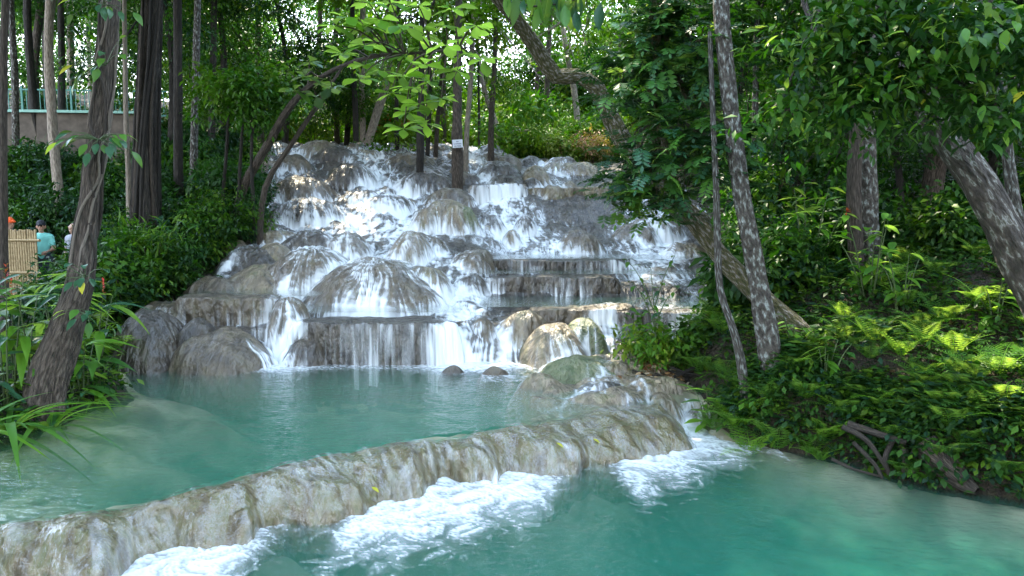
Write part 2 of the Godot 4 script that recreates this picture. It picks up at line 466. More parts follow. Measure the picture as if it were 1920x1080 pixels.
# ------------------------------------------------------------------ rocks
# x, d, half width, half depth, top, foot, squareness, flatness, tone, name, label
var ROCKS := [
	[-5.07,12.55,1.00,0.75,1.00,-0.30,2.6,2.6,0, "boulder", "broad smooth boulder at the pool's far left edge, white stream on its right"],
	[-6.23,12.50,0.70,0.56,1.32,-0.18,2.4,2.2,3, "boulder", "rough dark pitted rock at the left end of the falls beside the bank"],
	[-5.50,12.75,0.38,0.27,1.13,0.53,2.4,2.2,3, "boulder", "small dark slab lying on top of the broad left boulder"],
	[-6.46,13.60,0.68,0.48,1.38,0.48,2.5,2.4,0, "boulder", "low grey rock under the trickle at the falls' far left"],
	[-5.09,13.75,1.10,0.46,1.49,0.49,5.0,5.0,0, "rock_ledge", "left stained ledge with a flat lip above the broad left boulder"],
	[-4.06,13.35,0.44,0.35,1.45,0.25,2.4,3.0,0, "boulder", "round knob behind a fan-shaped veil of water on the left"],
	[-2.37,13.05,1.42,0.51,1.15,-0.15,5.0,5.0,3, "rock_ledge", "long dark rounded ledge curtained with water above the turquoise pool"],
	[-3.56,12.70,0.51,0.30,0.81,-0.19,2.6,2.6,3, "boulder", "dark sloping rock at the left end of the long curtained ledge"],
	[0.24,13.35,0.59,0.35,1.24,0.04,2.6,2.6,1, "boulder", "orange-brown rock with water on both sides, right of the white gap"],
	[-0.53,13.30,0.32,0.29,1.17,-0.03,2.5,2.4,0, "boulder", "small grey rock at the right edge of the white gap"],
	[0.74,12.75,0.66,0.52,1.10,-0.10,2.5,2.2,1, "boulder", "tan tongue-shaped rock leaning down to the pool's right corner"],
	[1.26,12.90,0.42,0.34,1.15,0.15,2.5,2.2,2, "boulder", "mossy rock behind the tan tongue-shaped rock"],
	[1.29,13.80,1.08,0.38,1.28,0.58,5.0,5.0,0, "rock_ledge", "lowest right terrace rim holding a flat green basin"],
	[2.66,13.70,0.93,0.33,1.23,0.53,5.0,5.0,3, "rock_ledge", "dark terrace rim partly behind the leafy sapling"],
	[-2.77,14.90,1.49,0.92,2.09,0.74,2.3,2.0,0, "boulder", "largest round dome in the middle of the falls, veiled with white water"],
	[-1.78,15.10,0.56,0.39,1.95,0.95,2.4,2.2,1, "boulder", "tan shoulder on the right of the largest dome"],
	[-4.28,15.70,0.92,0.64,2.26,1.16,2.4,2.2,0, "boulder", "grey dome left of the largest dome with a white chute on its left"],
	[-5.29,15.40,0.86,0.60,1.90,1.00,2.5,2.3,1, "boulder", "brown sloping rock left of the white chute"],
	[-6.02,15.00,0.73,0.51,1.72,0.82,2.5,2.3,0, "boulder", "flat brown rock beside the thin trickle on the left edge"],
	[-4.88,17.80,0.76,0.53,2.60,1.70,2.4,2.3,3, "boulder", "dark rounded boulder at the left edge of the wide white rapids"],
	[-5.48,17.00,0.49,0.34,2.30,1.60,2.4,2.3,1, "boulder", "low brown rock below the shrubs at the left trickle"],
	[-3.89,17.60,0.60,0.48,2.53,1.63,2.2,2.0,0, "boulder", "veiled grey knob in the middle of the white rapids"],
	[-2.36,17.40,0.57,0.46,2.56,1.56,2.3,2.2,1, "boulder", "tan boulder standing dry between the white rapids and the mossy slope"],
	[-1.75,20.20,0.95,0.71,3.34,1.64,2.6,2.8,1, "boulder", "tall overhanging tan block at the left of the wide fall"],
	[-2.25,19.80,0.48,0.38,3.11,1.81,2.4,2.4,1, "boulder", "ochre cap hanging over a dark hollow left of the tall block"],
	[-1.24,19.90,0.43,0.34,3.17,1.67,2.4,2.4,2, "boulder", "moss-streaked lobe at the right of the tall block"],
	[-1.29,18.40,0.74,0.59,2.08,1.28,2.4,2.2,2, "boulder", "green mossy slope at the foot of the tall block"],
	[1.12,17.35,1.83,0.37,1.94,1.44,5.0,5.0,3, "rock_ledge", "upper of the two straight dark steps below the wide fall"],
	[0.91,15.95,1.50,0.39,1.67,0.92,5.0,5.0,3, "rock_ledge", "lower of the two straight steps, streaked with brown and thin water"],
	[0.37,20.70,0.41,0.37,2.93,1.63,2.3,2.2,3, "boulder", "dark rock showing through the middle of the wide fall"],
	[1.80,19.70,0.62,0.50,2.58,1.68,2.4,2.2,0, "boulder", "grey rock at the right foot of the wide fall"],
	[1.79,23.00,1.61,0.56,3.78,2.48,4.0,4.0,1, "rock_ledge", "brown stained wall ledge right of the wide fall"],
	[-0.40,22.70,1.01,0.40,3.85,2.85,4.0,4.0,0, "rock_ledge", "grey lip that the wide fall pours over"],
	[0.78,24.60,0.60,0.48,4.54,3.54,2.3,2.2,1, "boulder", "round tan dome above the wide fall"],
	[-0.39,25.20,0.83,0.50,4.72,3.82,2.8,3.0,3, "boulder", "dark ledge block left of the round tan dome"],
	[-0.73,27.20,1.05,0.63,5.21,4.31,2.8,3.0,0, "boulder", "flat pale rock at the top of the falls under the slim trees"],
	[2.29,26.00,0.89,0.53,4.77,3.87,2.5,2.5,1, "boulder", "pale rock at the upper right corner of the falls"],
	[-5.13,24.20,0.76,0.53,4.60,3.80,2.3,2.2,3, "boulder", "dark domed boulder in the upper middle left of the falls"],
	[-4.40,22.20,0.54,0.43,3.69,2.99,2.3,2.2,3, "boulder", "dark wedge rock in the upper white rapids"],
	[-2.67,23.60,0.91,0.50,4.29,3.39,2.8,3.0,3, "boulder", "dark block with thin white threads at the foot of the slim dark tree"],
	[-1.86,22.20,0.79,0.48,3.75,2.85,2.5,2.4,0, "boulder", "grey shoulder rock left of the signposted tree"],
	[-3.56,26.60,1.10,0.66,5.16,4.16,2.4,2.3,0, "boulder", "broad pale boulder at the top of the falls, middle"],
	[-7.21,28.00,1.00,0.70,5.67,4.67,2.4,2.4,1, "boulder", "big brown rounded boulder at the top left of the falls"],
	[-6.51,23.00,0.95,0.67,4.13,3.13,2.4,2.4,0, "boulder", "grey boulder below the leaning pole at the upper left"],
	[-7.61,26.00,0.67,0.53,5.04,4.24,2.4,2.4,0, "boulder", "round grey knob at the top left under the leaning pole"],
	[-5.78,21.00,0.96,0.58,3.42,2.72,2.4,2.4,3, "boulder", "dark wet rock just above the shrubs at the upper left"],
	[-8.82,25.50,0.87,0.70,4.79,3.59,2.4,2.4,0, "boulder", "pale rock partly behind the leaning dark trunk at the far upper left"],
	[3.50,20.50,0.88,0.61,2.71,1.71,2.4,2.3,0, "boulder", "grey rock behind the glossy leaves at the right of the falls"],
	[4.43,18.80,0.67,0.54,2.27,1.37,2.4,2.3,1, "boulder", "pale rock seen through leaves at the far right of the falls"],
	[3.43,16.80,0.66,0.46,1.80,0.90,2.4,2.3,0, "boulder", "rounded rock below the white water on the far right"],
	# the outcrop right of the turquoise pool
	[1.04,11.50,0.76,0.45,0.74,-0.06,2.9,3.0,2, "boulder", "flat moss-topped rock beside the upper pool's right shore"],
	[1.69,11.40,0.57,0.34,0.70,-0.10,2.9,3.0,1, "boulder", "pale flat rock next to the leaf litter at the right shore"],
	[1.33,10.85,0.51,0.26,0.50,-0.20,2.9,3.5,3, "boulder", "dark blocky ledge with a thread of water on the right outcrop"],
	[0.44,11.00,0.47,0.28,0.55,-0.05,2.4,2.3,1, "boulder", "low tan rock at the upper pool's right corner"],
	[1.63,10.55,0.24,0.22,0.43,-0.37,2.3,2.4,2, "boulder", "small green mossy boulder above the weir's right end"],
	[2.13,10.42,0.40,0.30,0.40,-0.70,2.5,2.6,1, "boulder", "brown rounded boulder over the foam at the weir's right end"],
	[2.72,10.40,0.34,0.24,0.22,-0.78,2.8,3.0,0, "boulder", "grey rock lip with trickles next to the right bank"],
	[-0.96,12.00,0.26,0.13,0.52,0.22,2.2,2.0,3, "boulder", "low dark stone awash in the upper pool below the curtained ledge"],
	[-0.30,11.90,0.31,0.15,0.51,0.21,2.2,2.0,0, "boulder", "flat stone awash left of the tan tongue-shaped rock"],
	[-6.17,10.60,0.26,0.18,0.42,-0.03,2.4,2.4,1, "boulder", "tan stone on the left shore of the upper pool"],
	[-5.77,10.50,0.07,0.07,0.51,0.01,2.0,1.4,0, "boulder", "small pointed pale stone standing at the left waterline"],
	[-6.68,18.00,0.39,0.31,2.36,1.46,2.4,2.4,0, "boulder", "grey rock half hidden by shrubs beside the left trickle"],
]
var cells := {}

func rock_radius(k: int, a: float) -> float:
	return 1.0 + 0.16 * nA.get_noise_3d(cos(a) * 0.9, sin(a) * 0.9, k * 7.3) + 0.07 * nA.get_noise_3d(cos(a) * 2.4, sin(a) * 2.4, k * 3.1)

func rock_height(k: int, t: float, x: float, d: float) -> float:
	var r: Array = ROCKS[k]
	var f: float = r[7]
	var y: float = r[5] + (r[4] - r[5]) * pow(maxf(0.0, 1.0 - pow(t, f)), (0.72 if r[6] < 3.0 else 0.5))
	if r[9] == "rock_ledge":      # a flat top with a rounded lip, then a sheer drop
		y = r[4] - 0.05 * pow(minf(t, 1.0), 4.0)
		if t > 0.82:
			y = lerpf(y, r[5], pow((t - 0.82) / 0.18, 3.2))
		return y + 0.035 * nA.get_noise_3d(x * 1.1, d * 1.1, k * 2.0) + 0.015 * nA.get_noise_3d(x * 4.0, d * 4.0, k * 5.0)
	return y + (0.07 * nA.get_noise_3d(x * 1.3, d * 1.3, k * 2.0) + 0.035 * nA.get_noise_3d(x * 3.6, d * 3.6, k * 5.0)) * (1.0 - 0.4 * t)

func cell(x: float, d: float) -> int:
	return int(floor(x)) * 1000 + int(floor(d))

func fill_cells():
	for k in ROCKS.size():
		var r: Array = ROCKS[k]
		for p in range(int(floor(r[0] - r[2] * 1.3)), int(floor(r[0] + r[2] * 1.3)) + 1):
			for q in range(int(floor(r[1] - r[3] * 1.3)), int(floor(r[1] + r[3] * 1.3)) + 1):
				var key := p * 1000 + q
				if not cells.has(key):
					cells[key] = []
				cells[key].append(k)

var own := -1
var own_t := 0.0
var own_a := 0.0

# height of the topmost of land and rocks; remembers which rock that is
func top_of(x: float, d: float) -> float:
	var y := ground(x, d)
	own = -1
	var key := cell(x, d)
	if cells.has(key):
		for k in cells[key]:
			var r: Array = ROCKS[k]
			var u: float = (x - r[0]) / r[2]
			var v: float = (d - r[1]) / r[3]
			if absf(u) > 1.25 or absf(v) > 1.25 or r[4] + 0.1 < y:
				continue
			var e: float = r[6]
			var t := pow(pow(absf(u), e) + pow(absf(v), e), 1.0 / e)
			if t > 1.25:
				continue
			var a := atan2(v, u)
			t /= rock_radius(k, a)
			if t < 1.0:
				var h := rock_height(k, t, x, d)
				if h > y:
					y = h
					own = k
					own_t = t
					own_a = a
	return y

func build_rocks():
	rng.seed = 321
	for k in 58:
		var d := rng.randf_range(15.6, 29.5)
		var x := rng.randf_range(left_edge(d) + 0.4, right_edge(d) - 0.5)
		if x > -0.8 and d < 19.4:
			continue
		var w := rng.randf_range(0.25, 0.75)
		var y := ground(x, d) + rng.randf_range(0.14, 0.42)
		ROCKS.append([x, d, w, w * rng.randf_range(0.6, 0.95), y, y - 0.7, 2.4, rng.randf_range(2.0, 3.0), [3, 0, 0, 1, 3][k % 5], "boulder", "small rounded knob of rock in the white rapids of the upper falls"])
	for r in ROCKS:
		if r[6] < 3.0 and (r[1] > 12.3 or r[0] > 0.0):      # the backs run into the slope
			r[2] *= 1.18
			r[1] += 0.4 * r[3]
			r[3] *= 1.6
	fill_cells()
	var slope := region(-11.0, 6.5, 12.2, 33.0, 0.11, func(px: float, pd: float): return px > tab(XL, pd) - 0.5 and px < tab(XR, pd) + 0.5)
	tag(put(slope, "rock_slope", M.rock3), "", "", "", "structure")
	var shelf := region(-0.1, 3.6, 9.3, 12.35, 0.07, func(px: float, pd: float): return ground(px, pd) > 0.22 and px < tab(XR, pd) + 0.4 and pd > tab_smooth(px) + 0.1)
	var so := put(shelf, "rock_shelf", M.rock1)
	so.position.y = 0.015
	tag(so, "", "", "", "structure")
	for k in ROCKS.size():
		var r: Array = ROCKS[k]
		var b := MB.new()
		var big: bool = r[2] * 1400.0 / r[1] > 60.0
		var cols := 73 if big else 49
		var rows := 26 if big else 18
		var at := Vector3(r[0], r[5], -r[1])
		for j in rows + 1:
			var t := sin(PI * 0.5 * float(j) / rows)
			for s in cols:
				var a := TAU * s / (cols - 1)
				var q := rock_radius(k, a) * t
				var ca := cos(a)
				var sa := sin(a)
				var e: float = r[6]
				var g := q / pow(pow(absf(ca), e) + pow(absf(sa), e), 1.0 / e)
				var x: float = r[0] + g * ca * r[2]
				var d: float = r[1] + g * sa * r[3]
				var y := rock_height(k, t, x, d)
				if r[9] == "rock_ledge":      # bullnose lip, the face drawn back a little below it
					var u := clampf(float(j - rows + 13) / 13.0, 0.0, 1.0)
					var tt := float(j) / (rows - 13) * 0.84
					y = rock_height(k, minf(tt, 0.8), x, d)
					if u > 0.0:
						tt = 0.84 + 0.09 * sin(PI * minf(u * 1.5, 1.0) * 0.5) - 0.13 * ss(0.5, 1.0, u) + (0.03 * nA.get_noise_2d(ca * r[2] * 2.2 + k * 3.0, 4.0) + 0.02 * nA.get_noise_3d(ca * r[2] * 4.0, k * 3.0, u * 1.5)) * ss(0.0, 0.4, u)
						y = rock_height(k, 0.8, x, d) - (r[4] - 0.04 - r[5]) * pow(u, 1.7)
					x = r[0] + g / maxf(t, 1e-5) * tt * ca * r[2]
					d = r[1] + g / maxf(t, 1e-5) * tt * sa * r[3]
				b.v.append(Vector3(x, y, -d) - at)
		for s in cols:
			b.v.append(b.v[rows * cols + s] * Vector3(1.02, 1, 1.02) + Vector3(0, -0.35, 0))
		for j in rows + 1:
			for s in cols - 1:
				var a := j * cols + s
				b.i.append_array([a, a + 1, a + cols, a + 1, a + cols + 1, a + cols])
		b.smooth()
		for j in rows + 2:      # close the seam
			var m: Vector3 = (b.n[j * cols] + b.n[j * cols + cols - 1]).normalized()
			b.n[j * cols] = m
			b.n[j * cols + cols - 1] = m
		var o := put(b.done(), r[9], M["rock%d" % r[8]])
		o.position = at
		tag(o, r[10], "ledge" if r[9] == "rock_ledge" else "boulder", "small knobs of the upper falls" if r[10].begins_with("small rounded knob") else "travertine rocks of the falls")

# ------------------------------------------------------------------ the weir between the pools
# cross-section: how far in front of the crest, and how high
var SEC := [[-1.5, -0.9], [-1.0, -0.3], [-0.6, 0.12], [-0.3, 0.33], [-0.1, 0.38], [0.06, 0.385], [0.21, 0.365], [0.36, 0.325], [0.48, 0.26], [0.58, 0.175], [0.64, 0.07], [0.67, -0.06], [0.66, -0.2], [0.58, -0.5]]

func weir_point(x: float, k: float, lift := 0.0) -> Vector3:
	var d := tab_smooth(x)
	var sl := (tab_smooth(x + 0.3) - tab_smooth(x - 0.3)) / 0.6
	var nn := Vector2(sl, -1.0).normalized()
	var j := mini(int(k), SEC.size() - 2)
	var f := k - j
	var o: float = lerpf(SEC[j][0], SEC[j + 1][0], f)
	var y: float = lerpf(SEC[j][1], SEC[j + 1][1], f)
	var wid := 0.95 + 0.32 * nA.get_noise_1d(x * 0.8 + 5.0) + 0.45 * ss(0.0, 1.4, x)
	var lob := nA.get_noise_2d(x * 1.25, 3.0) * 0.30 + nA.get_noise_2d(x * 3.6, 9.0 + y * 0.8) * 0.10
	var front := ss(-0.1, 0.45, o)
	o = o * wid * (0.8 if o > 0.0 else 1.0) + lob * front
	y += (0.07 * nA.get_noise_2d(x * 1.1, o * 1.2 + 20.0) + 0.045 * nB.get_noise_2d(x * 3.3, o * 3.0)) * (0.6 + 0.4 * front) - 0.10 * front * maxf(0.0, nA.get_noise_2d(x * 2.2 + 7.0, 1.0)) - 0.012 * ss(-4.0, -2.0, x)
	var jag := 0.02 * nB.get_noise_2d(x * 7.0, k * 0.8) * front
	return Vector3(x + nn.x * (o + jag + lift * front), y + lift * (1.0 - 0.7 * front), -(d + nn.y * (o + jag + lift * front)))

func tab_smooth(x: float) -> float:
	return (tab(WEIR, x - 0.35) + tab(WEIR, x) * 2.0 + tab(WEIR, x + 0.35)) * 0.25

func build_weir():
	var b := MB.new()
	var cols := 0
	var rows := 53
	for r in rows:
		cols = 0
		var x := -7.5
		while x < 1.85:
			b.v.append(weir_point(x, float(rows - 1 - r) * (SEC.size() - 1) / (rows - 1)))
			cols += 1
			x += 0.04
	b.quads(cols, rows)
	b.smooth()
	tag(put(b.done(), "travertine_weir", M.weir), "long rounded tan stone weir with water sliding over it between the two pools", "weir")
	# clear water sliding over it
	var w := MB.new()
	rows = 26
	for r in rows:
		cols = 0
		var x := -7.5
		while x < 1.85:
			var p := weir_point(x, lerpf(3.6, 11.4, float(rows - 1 - r) / (rows - 1)), 0.028 + 0.008 * nB.get_noise_2d(x * 9.0, r * 0.12))
			w.v.append(p)
			w.uv.append(Vector2(x, r * 0.05))
			cols += 1
			x += 0.05
	w.quads(cols, rows)
	w.smooth()
	tag(put(w.done(), "water_sheet", M.sheet), "clear sheet of water sliding over the tan stone weir", "water", "", "structure")

# ------------------------------------------------------------------ pools
func build_water():
	pool("lower_pool", LOW, -9.0, 9.5, -2.0, 11.2, func(x: float, d: float): return d < tab_smooth(x) + 0.25 and x < tab(XR, d) + 0.9 and x > tab(XL, d) - 0.6)
	pool("upper_pool", HIGH, -9.0, 4.2, 3.0, 13.6, func(x: float, d: float): return d > tab_smooth(x) + 0.12 and x > tab(XL, d) - 0.6 and x < tab(XR, d) + 0.5 and ground(x, d) < HIGH + 0.25)
	pool("terrace_basin", 1.27, -0.6, 4.4, 13.6, 15.6, func(x: float, d: float): return x < tab(XR, d) and d > 13.75)
	pool("terrace_basin", 1.725, -0.7, 4.6, 15.6, 17.2, func(x: float, d: float): return x < tab(XR, d) and d > 15.75)
	pool("terrace_basin", 1.955, -0.6, 5.2, 17.1, 19.4, func(x: float, d: float): return x < tab(XR, d) and d > 17.2)
	pool("terrace_basin", 1.24, -4.6, -0.9, 13.05, 14.4, func(_x: float, d: float): return d > 13.2)
	pool("terrace_basin", 1.475, -6.2, -3.6, 13.75, 14.9, func(_x, _d): return true)
	# the milky body of the water: the deeper, the more of it one looks through
	var fm := FogMaterial.new()
	fm.albedo = lin(0.03, 0.50, 0.33)
	fm.density = 0.62
	var f := FogVolume.new()
	f.name = "lower_pool_depth"
	f.shape = RenderingServer.FOG_VOLUME_SHAPE_BOX
	f.size = Vector3(24, 3.0, 16.0)
	f.position = Vector3(0, LOW - 1.503, -4.0)
	f.material = fm
	add_child(f)
	tag(f, "", "", "", "structure")
	var g := FogVolume.new()
	g.name = "upper_pool_depth"
	g.shape = RenderingServer.FOG_VOLUME_SHAPE_BOX
	var fm2 := FogMaterial.new()
	fm2.albedo = lin(0.13, 0.52, 0.30)
	fm2.density = 0.42
	g.material = fm2
	var dirw := Vector3(1.0, 0, -0.65).normalized()
	g.size = Vector3(26, HIGH - 0.01, 9.0)
	g.rotation.y = atan2(0.65, 1.0)
	g.position = Vector3(-2.0, 0.01 + (HIGH - 0.01) * 0.5, -7.56) + Vector3(-dirw.z, 0, dirw.x) * -4.5
	add_child(g)
	tag(g, "", "", "", "structure")

func pool(called: String, y: float, x0: float, x1: float, d0: float, d1: float, inside: Callable):
	var b := MB.new()
	var st := 0.08
	var cols := int((x1 - x0) / st) + 1
	var rows := int((d1 - d0) / st) + 1
	var ok := PackedByteArray()
	for r in rows:
		for k in cols:
			var x := x0 + k * st
			var d := d0 + r * st
			b.v.append(Vector3(x, y + 0.006 * nA.get_noise_2d(x * 2.2, d * 3.0) + 0.003 * nB.get_noise_2d(x * 6.0, d * 8.0), -d))
			b.uv.append(Vector2(x, d))
			ok.append(1 if inside.call(x, d) else 0)
	for r in rows - 1:
		for k in cols - 1:
			var a: int = r * cols + k
			if ok[a] and ok[a + 1] and ok[a + cols] and ok[a + cols + 1]:
				b.i.append_array([a, a + cols, a + 1, a + 1, a + cols, a + cols + 1])
	b.smooth()
	tag(put(b.done(), called, M.water), "", "", "", "structure")

# ------------------------------------------------------------------ white water
# every stream: [x, d, half width, strength] from top to bottom, d falling
var STREAMS := [
	[[-5.76, 30.0, 1.6, 0.7], [-4.80, 26.0, 1.0, 0.8], [-4.04, 23.5, 1.0, 1.0], [-3.83, 22.0, 1.7, 1.0], [-3.84, 20.0, 2.3, 1.05], [-3.90, 18.6, 2.2, 0.95], [-3.38, 17.0, 1.5, 0.85], [-3.03, 15.8, 1.4, 0.85], [-2.70, 14.6, 1.6, 0.66], [-2.57, 13.9, 1.5, 0.7]],
	[[-2.16, 19.0, 0.5, 0.6], [-1.63, 17.0, 0.8, 0.8], [-1.05, 15.6, 0.75, 1.0], [-0.97, 14.3, 0.6, 1.05], [-0.87, 13.3, 0.42, 1.2], [-0.82, 12.3, 0.5, 1.2]],
	[[-0.49, 23.0, 0.5, 0.6], [-0.24, 22.2, 0.9, 0.85], [0.22, 21.0, 1.3, 0.85], [0.43, 20.0, 1.5, 0.85], [0.48, 19.2, 1.8, 0.8], [0.00, 18.3, 1.0, 0.3]],
	[[-1.71, 30.0, 1.2, 0.7], [-1.44, 27.0, 0.5, 0.85], [-1.07, 25.0, 0.4, 0.8], [-0.75, 23.5, 0.5, 0.7]],
	[[1.28, 30.0, 1.2, 0.6], [1.41, 26.5, 0.55, 0.85], [1.65, 24.5, 0.5, 0.85], [0.82, 23.2, 0.5, 0.7]],
	[[4.41, 23.0, 0.8, 0.8], [3.72, 20.5, 1.0, 0.95], [3.48, 18.5, 1.1, 1.0], [3.28, 16.5, 0.9, 0.8], [3.47, 14.8, 0.8, 0.7], [3.19, 13.2, 0.6, 0.8]],
	[[-5.46, 19.2, 0.7, 0.9], [-5.88, 17.6, 0.25, 0.9], [-6.18, 16.4, 0.2, 0.9], [-6.45, 15.0, 0.18, 0.85], [-6.62, 13.9, 0.3, 0.7], [-6.75, 13.2, 0.2, 0.6]],
	[[-4.20, 16.4, 0.3, 0.8], [-4.55, 15.6, 0.28, 0.85], [-4.50, 14.9, 0.34, 0.85], [-4.44, 14.2, 0.6, 0.75], [-4.07, 13.5, 0.36, 0.75], [-3.79, 12.95, 0.3, 0.9], [-3.88, 12.4, 0.4, 1.0]],
	[[-8.53, 30.0, 1.5, 0.45], [-7.46, 25.0, 1.4, 0.5], [-6.25, 22.0, 1.3, 0.45], [-5.54, 20.0, 1.0, 0.7]],
	[[1.97, 14.2, 0.35, 0.45], [1.80, 13.3, 0.3, 0.7], [1.25, 12.6, 0.5, 0.5], [0.59, 11.9, 0.45, 0.8], [0.00, 11.3, 0.35, 0.8]],
	[[-2.67, 13.4, 1.2, 0.12], [-2.49, 13.0, 1.2, 0.22], [-2.38, 12.4, 1.2, 0.3]],
	[[1.16, 16.3, 1.2, 0.12], [1.09, 15.4, 1.3, 0.22]],
	[[1.12, 17.5, 1.4, 0.08], [1.07, 16.8, 1.4, 0.15]],
	[[1.58, 11.7, 0.25, 0.7], [1.18, 10.7, 0.3, 0.7], [0.72, 10.1, 0.4, 0.6], [0.48, 9.7, 0.5, 0.4]],
	[[2.03, 11.2, 0.15, 0.6], [1.81, 10.4, 0.15, 0.75], [1.69, 9.9, 0.2, 0.8]],
	[[2.64, 10.6, 0.3, 0.6], [2.46, 9.9, 0.3, 0.8], [2.41, 9.4, 0.3, 0.8]],
	[[-0.14, 13.6, 0.2, 0.6], [-0.18, 13.0, 0.2, 0.75], [-0.22, 12.4, 0.25, 0.9]],
]

func stream_row(d: float) -> Array:
	var out := []
	for s in STREAMS:
		if d > s[0][1] or d < s[s.size() - 1][1]:
			continue
		for k in s.size() - 1:
			if d <= s[k][1] and d >= s[k + 1][1]:
				var f: float = (s[k][1] - d) / maxf(0.001, s[k][1] - s[k + 1][1])
				out.append([lerpf(s[k][0], s[k + 1][0], f), lerpf(s[k][2], s[k + 1][2], f), lerpf(s[k][3], s[k + 1][3], f)])
				break
	return out

func film(x0: float, x1: float, d0: float, d1: float, dx: float, dd: float) -> ArrayMesh:
	var b := MB.new()
	var cols := int((x1 - x0) / dx) + 1
	var rows := int((d1 - d0) / dd) + 1
	var hs := PackedFloat32Array()
	var al := PackedFloat32Array()
	var wet := PackedFloat32Array()
	wet.resize(cols * rows)
	var led := PackedByteArray()
	led.resize(cols * rows)
	var jx := int(0.3 / dx)
	var jd := int(0.35 / dd)
	hs.resize(cols * rows)
	al.resize(cols * rows)
	for r in rows:
		var d := d0 + r * dd
		var row := stream_row(d)
		var xl := tab(XL, d) + 0.1
		var xr := tab(XR, d) + 0.3
		for k in cols:
			var x := x0 + k * dx
			var a: int = r * cols + k
			if x < xl or x > xr:
				hs[a] = -9.0
				continue
			var y := top_of(x, d)
			hs[a] = y
			var w := 0.0
			for q in row:
				var t: float = (x - q[0] - 0.15 * nA.get_noise_1d(d * 2.0 + q[1] * 9.0)) / q[1]
				if absf(t) < 2.2:
					w = maxf(w, q[2] * 1.05 * exp(-t * t * 0.8))
			var across := x
			var along := d * 0.45 - y * 0.8
			if own >= 0:
				var rk: Array = ROCKS[own]
				across = own_a * rk[2] * 0.75 + own * 3.7
				along = own_t * rk[2] * 0.9
				if rk[9] == "rock_ledge":
					w += 0.17 * ss(0.7, 0.9, own_t)
					led[a] = 1
					across = x
					along = d * 0.45 - y * 0.8
			across += 0.10 * nA.get_noise_2d(x * 2.2, d * 1.6)
			var s1 := nA.get_noise_2d(across * 7.0, along * 0.8)
			var s2 := nB.get_noise_2d(across * 19.0, along * 1.5)
			var s3 := nA.get_noise_2d(x * 0.8 + 60.0, d * 0.5)
			var s4 := nB.get_noise_2d(x * 4.5, d * 4.5 + y * 6.0)
			if led[a]:
				s1 *= 0.6
				s2 *= 0.6
			al[a] = 0.36 * s1 + 0.40 * s2 + 0.34 * s3 + 0.26 * s4 * (0.4 + w)
			wet[a] = w
	var soft := wet.duplicate()      # spread the wetness sideways a little, so that no stream ends in a hard edge
	var span := int(0.14 / dx)
	for r in rows:
		var sum := 0.0
		for k in cols + span:
			if k < cols:
				sum += wet[r * cols + k]
			if k - 2 * span - 1 >= 0:
				sum -= wet[r * cols + k - 2 * span - 1]
			if k - span >= 0:
				soft[r * cols + k - span] = sum / (2 * span + 1)
	for r in range(rows - 2, -1, -1):      # and carry it downhill
		for k in cols:
			soft[r * cols + k] = maxf(soft[r * cols + k], soft[(r + 1) * cols + k] * (1.0 - 2.4 * dd))
	for k in wet.size():
		wet[k] = soft[k]
		al[k] += 1.2 * soft[k]
	for r in rows:
		for k in cols:
			var a: int = r * cols + k
			var x := x0 + k * dx
			var d := d0 + r * dd
			if hs[a] < -8.0:
				b.v.append(Vector3(x, 0, -d))
				b.c.append(Color(1, 1, 1, 0))
				continue
			var hx := hs[mini(k + 1, cols - 1) + r * cols] - hs[maxi(k - 1, 0) + r * cols]
			var hd := hs[mini(r + 1, rows - 1) * cols + k] - hs[maxi(r - 1, 0) * cols + k]
			var g := Vector2(hx / (2.0 * dx), hd / (2.0 * dd))
			var steep := clampf(g.length() * 0.55, 0.0, 1.3)
			var hollow := 0.0
			if r >= jd and r < rows - jd and k >= jx and k < cols - jx:
				var m := 0.25 * (maxf(hs[a - jx], -1.0) + maxf(hs[a + jx], -1.0) + maxf(hs[a - jd * cols], -1.0) + maxf(hs[a + jd * cols], -1.0))
				hollow = clampf((m - hs[a]) * 4.0, -0.35, 0.55)
				if led[a]:
					hollow = maxf(hollow, 0.0) * 0.25
			var v := al[a] + 0.34 * steep * (0.35 + 0.9 * minf(wet[a], 1.0)) + hollow * (0.45 + wet[a]) - 0.55
			var alpha := ss(0.0, 1.25, v)
			var nrm := Vector3(-g.x, 1.0, g.y).normalized()
			var foam := 0.5 + 0.5 * nA.get_noise_2d(x * 6.0, d * 6.0 + hs[a] * 5.0)
			b.v.append(Vector3(x, hs[a], -d) + nrm * (0.012 + 0.055 * alpha * foam))
			b.c.append(Color(0.76, 0.79, 0.81, alpha * 0.94))
	for r in rows - 1:
		for k in cols - 1:
			var a: int = r * cols + k
			var q := b.c[a].a + b.c[a + 1].a + b.c[a + cols].a + b.c[a + cols + 1].a
			if q < 0.06 or hs[a] < -8.0 or hs[a + 1] < -8.0 or hs[a + cols] < -8.0 or hs[a + cols + 1] < -8.0:
				continue
			if maxf(maxf(hs[a], hs[a + 1]), maxf(hs[a + cols], hs[a + cols + 1])) < HIGH - 0.12 and d0 + r * dd > 11.0:
				continue
			b.i.append_array([a, a + cols, a + 1, a + 1, a + cols, a + cols + 1])
	b.smooth()
	return b.done()

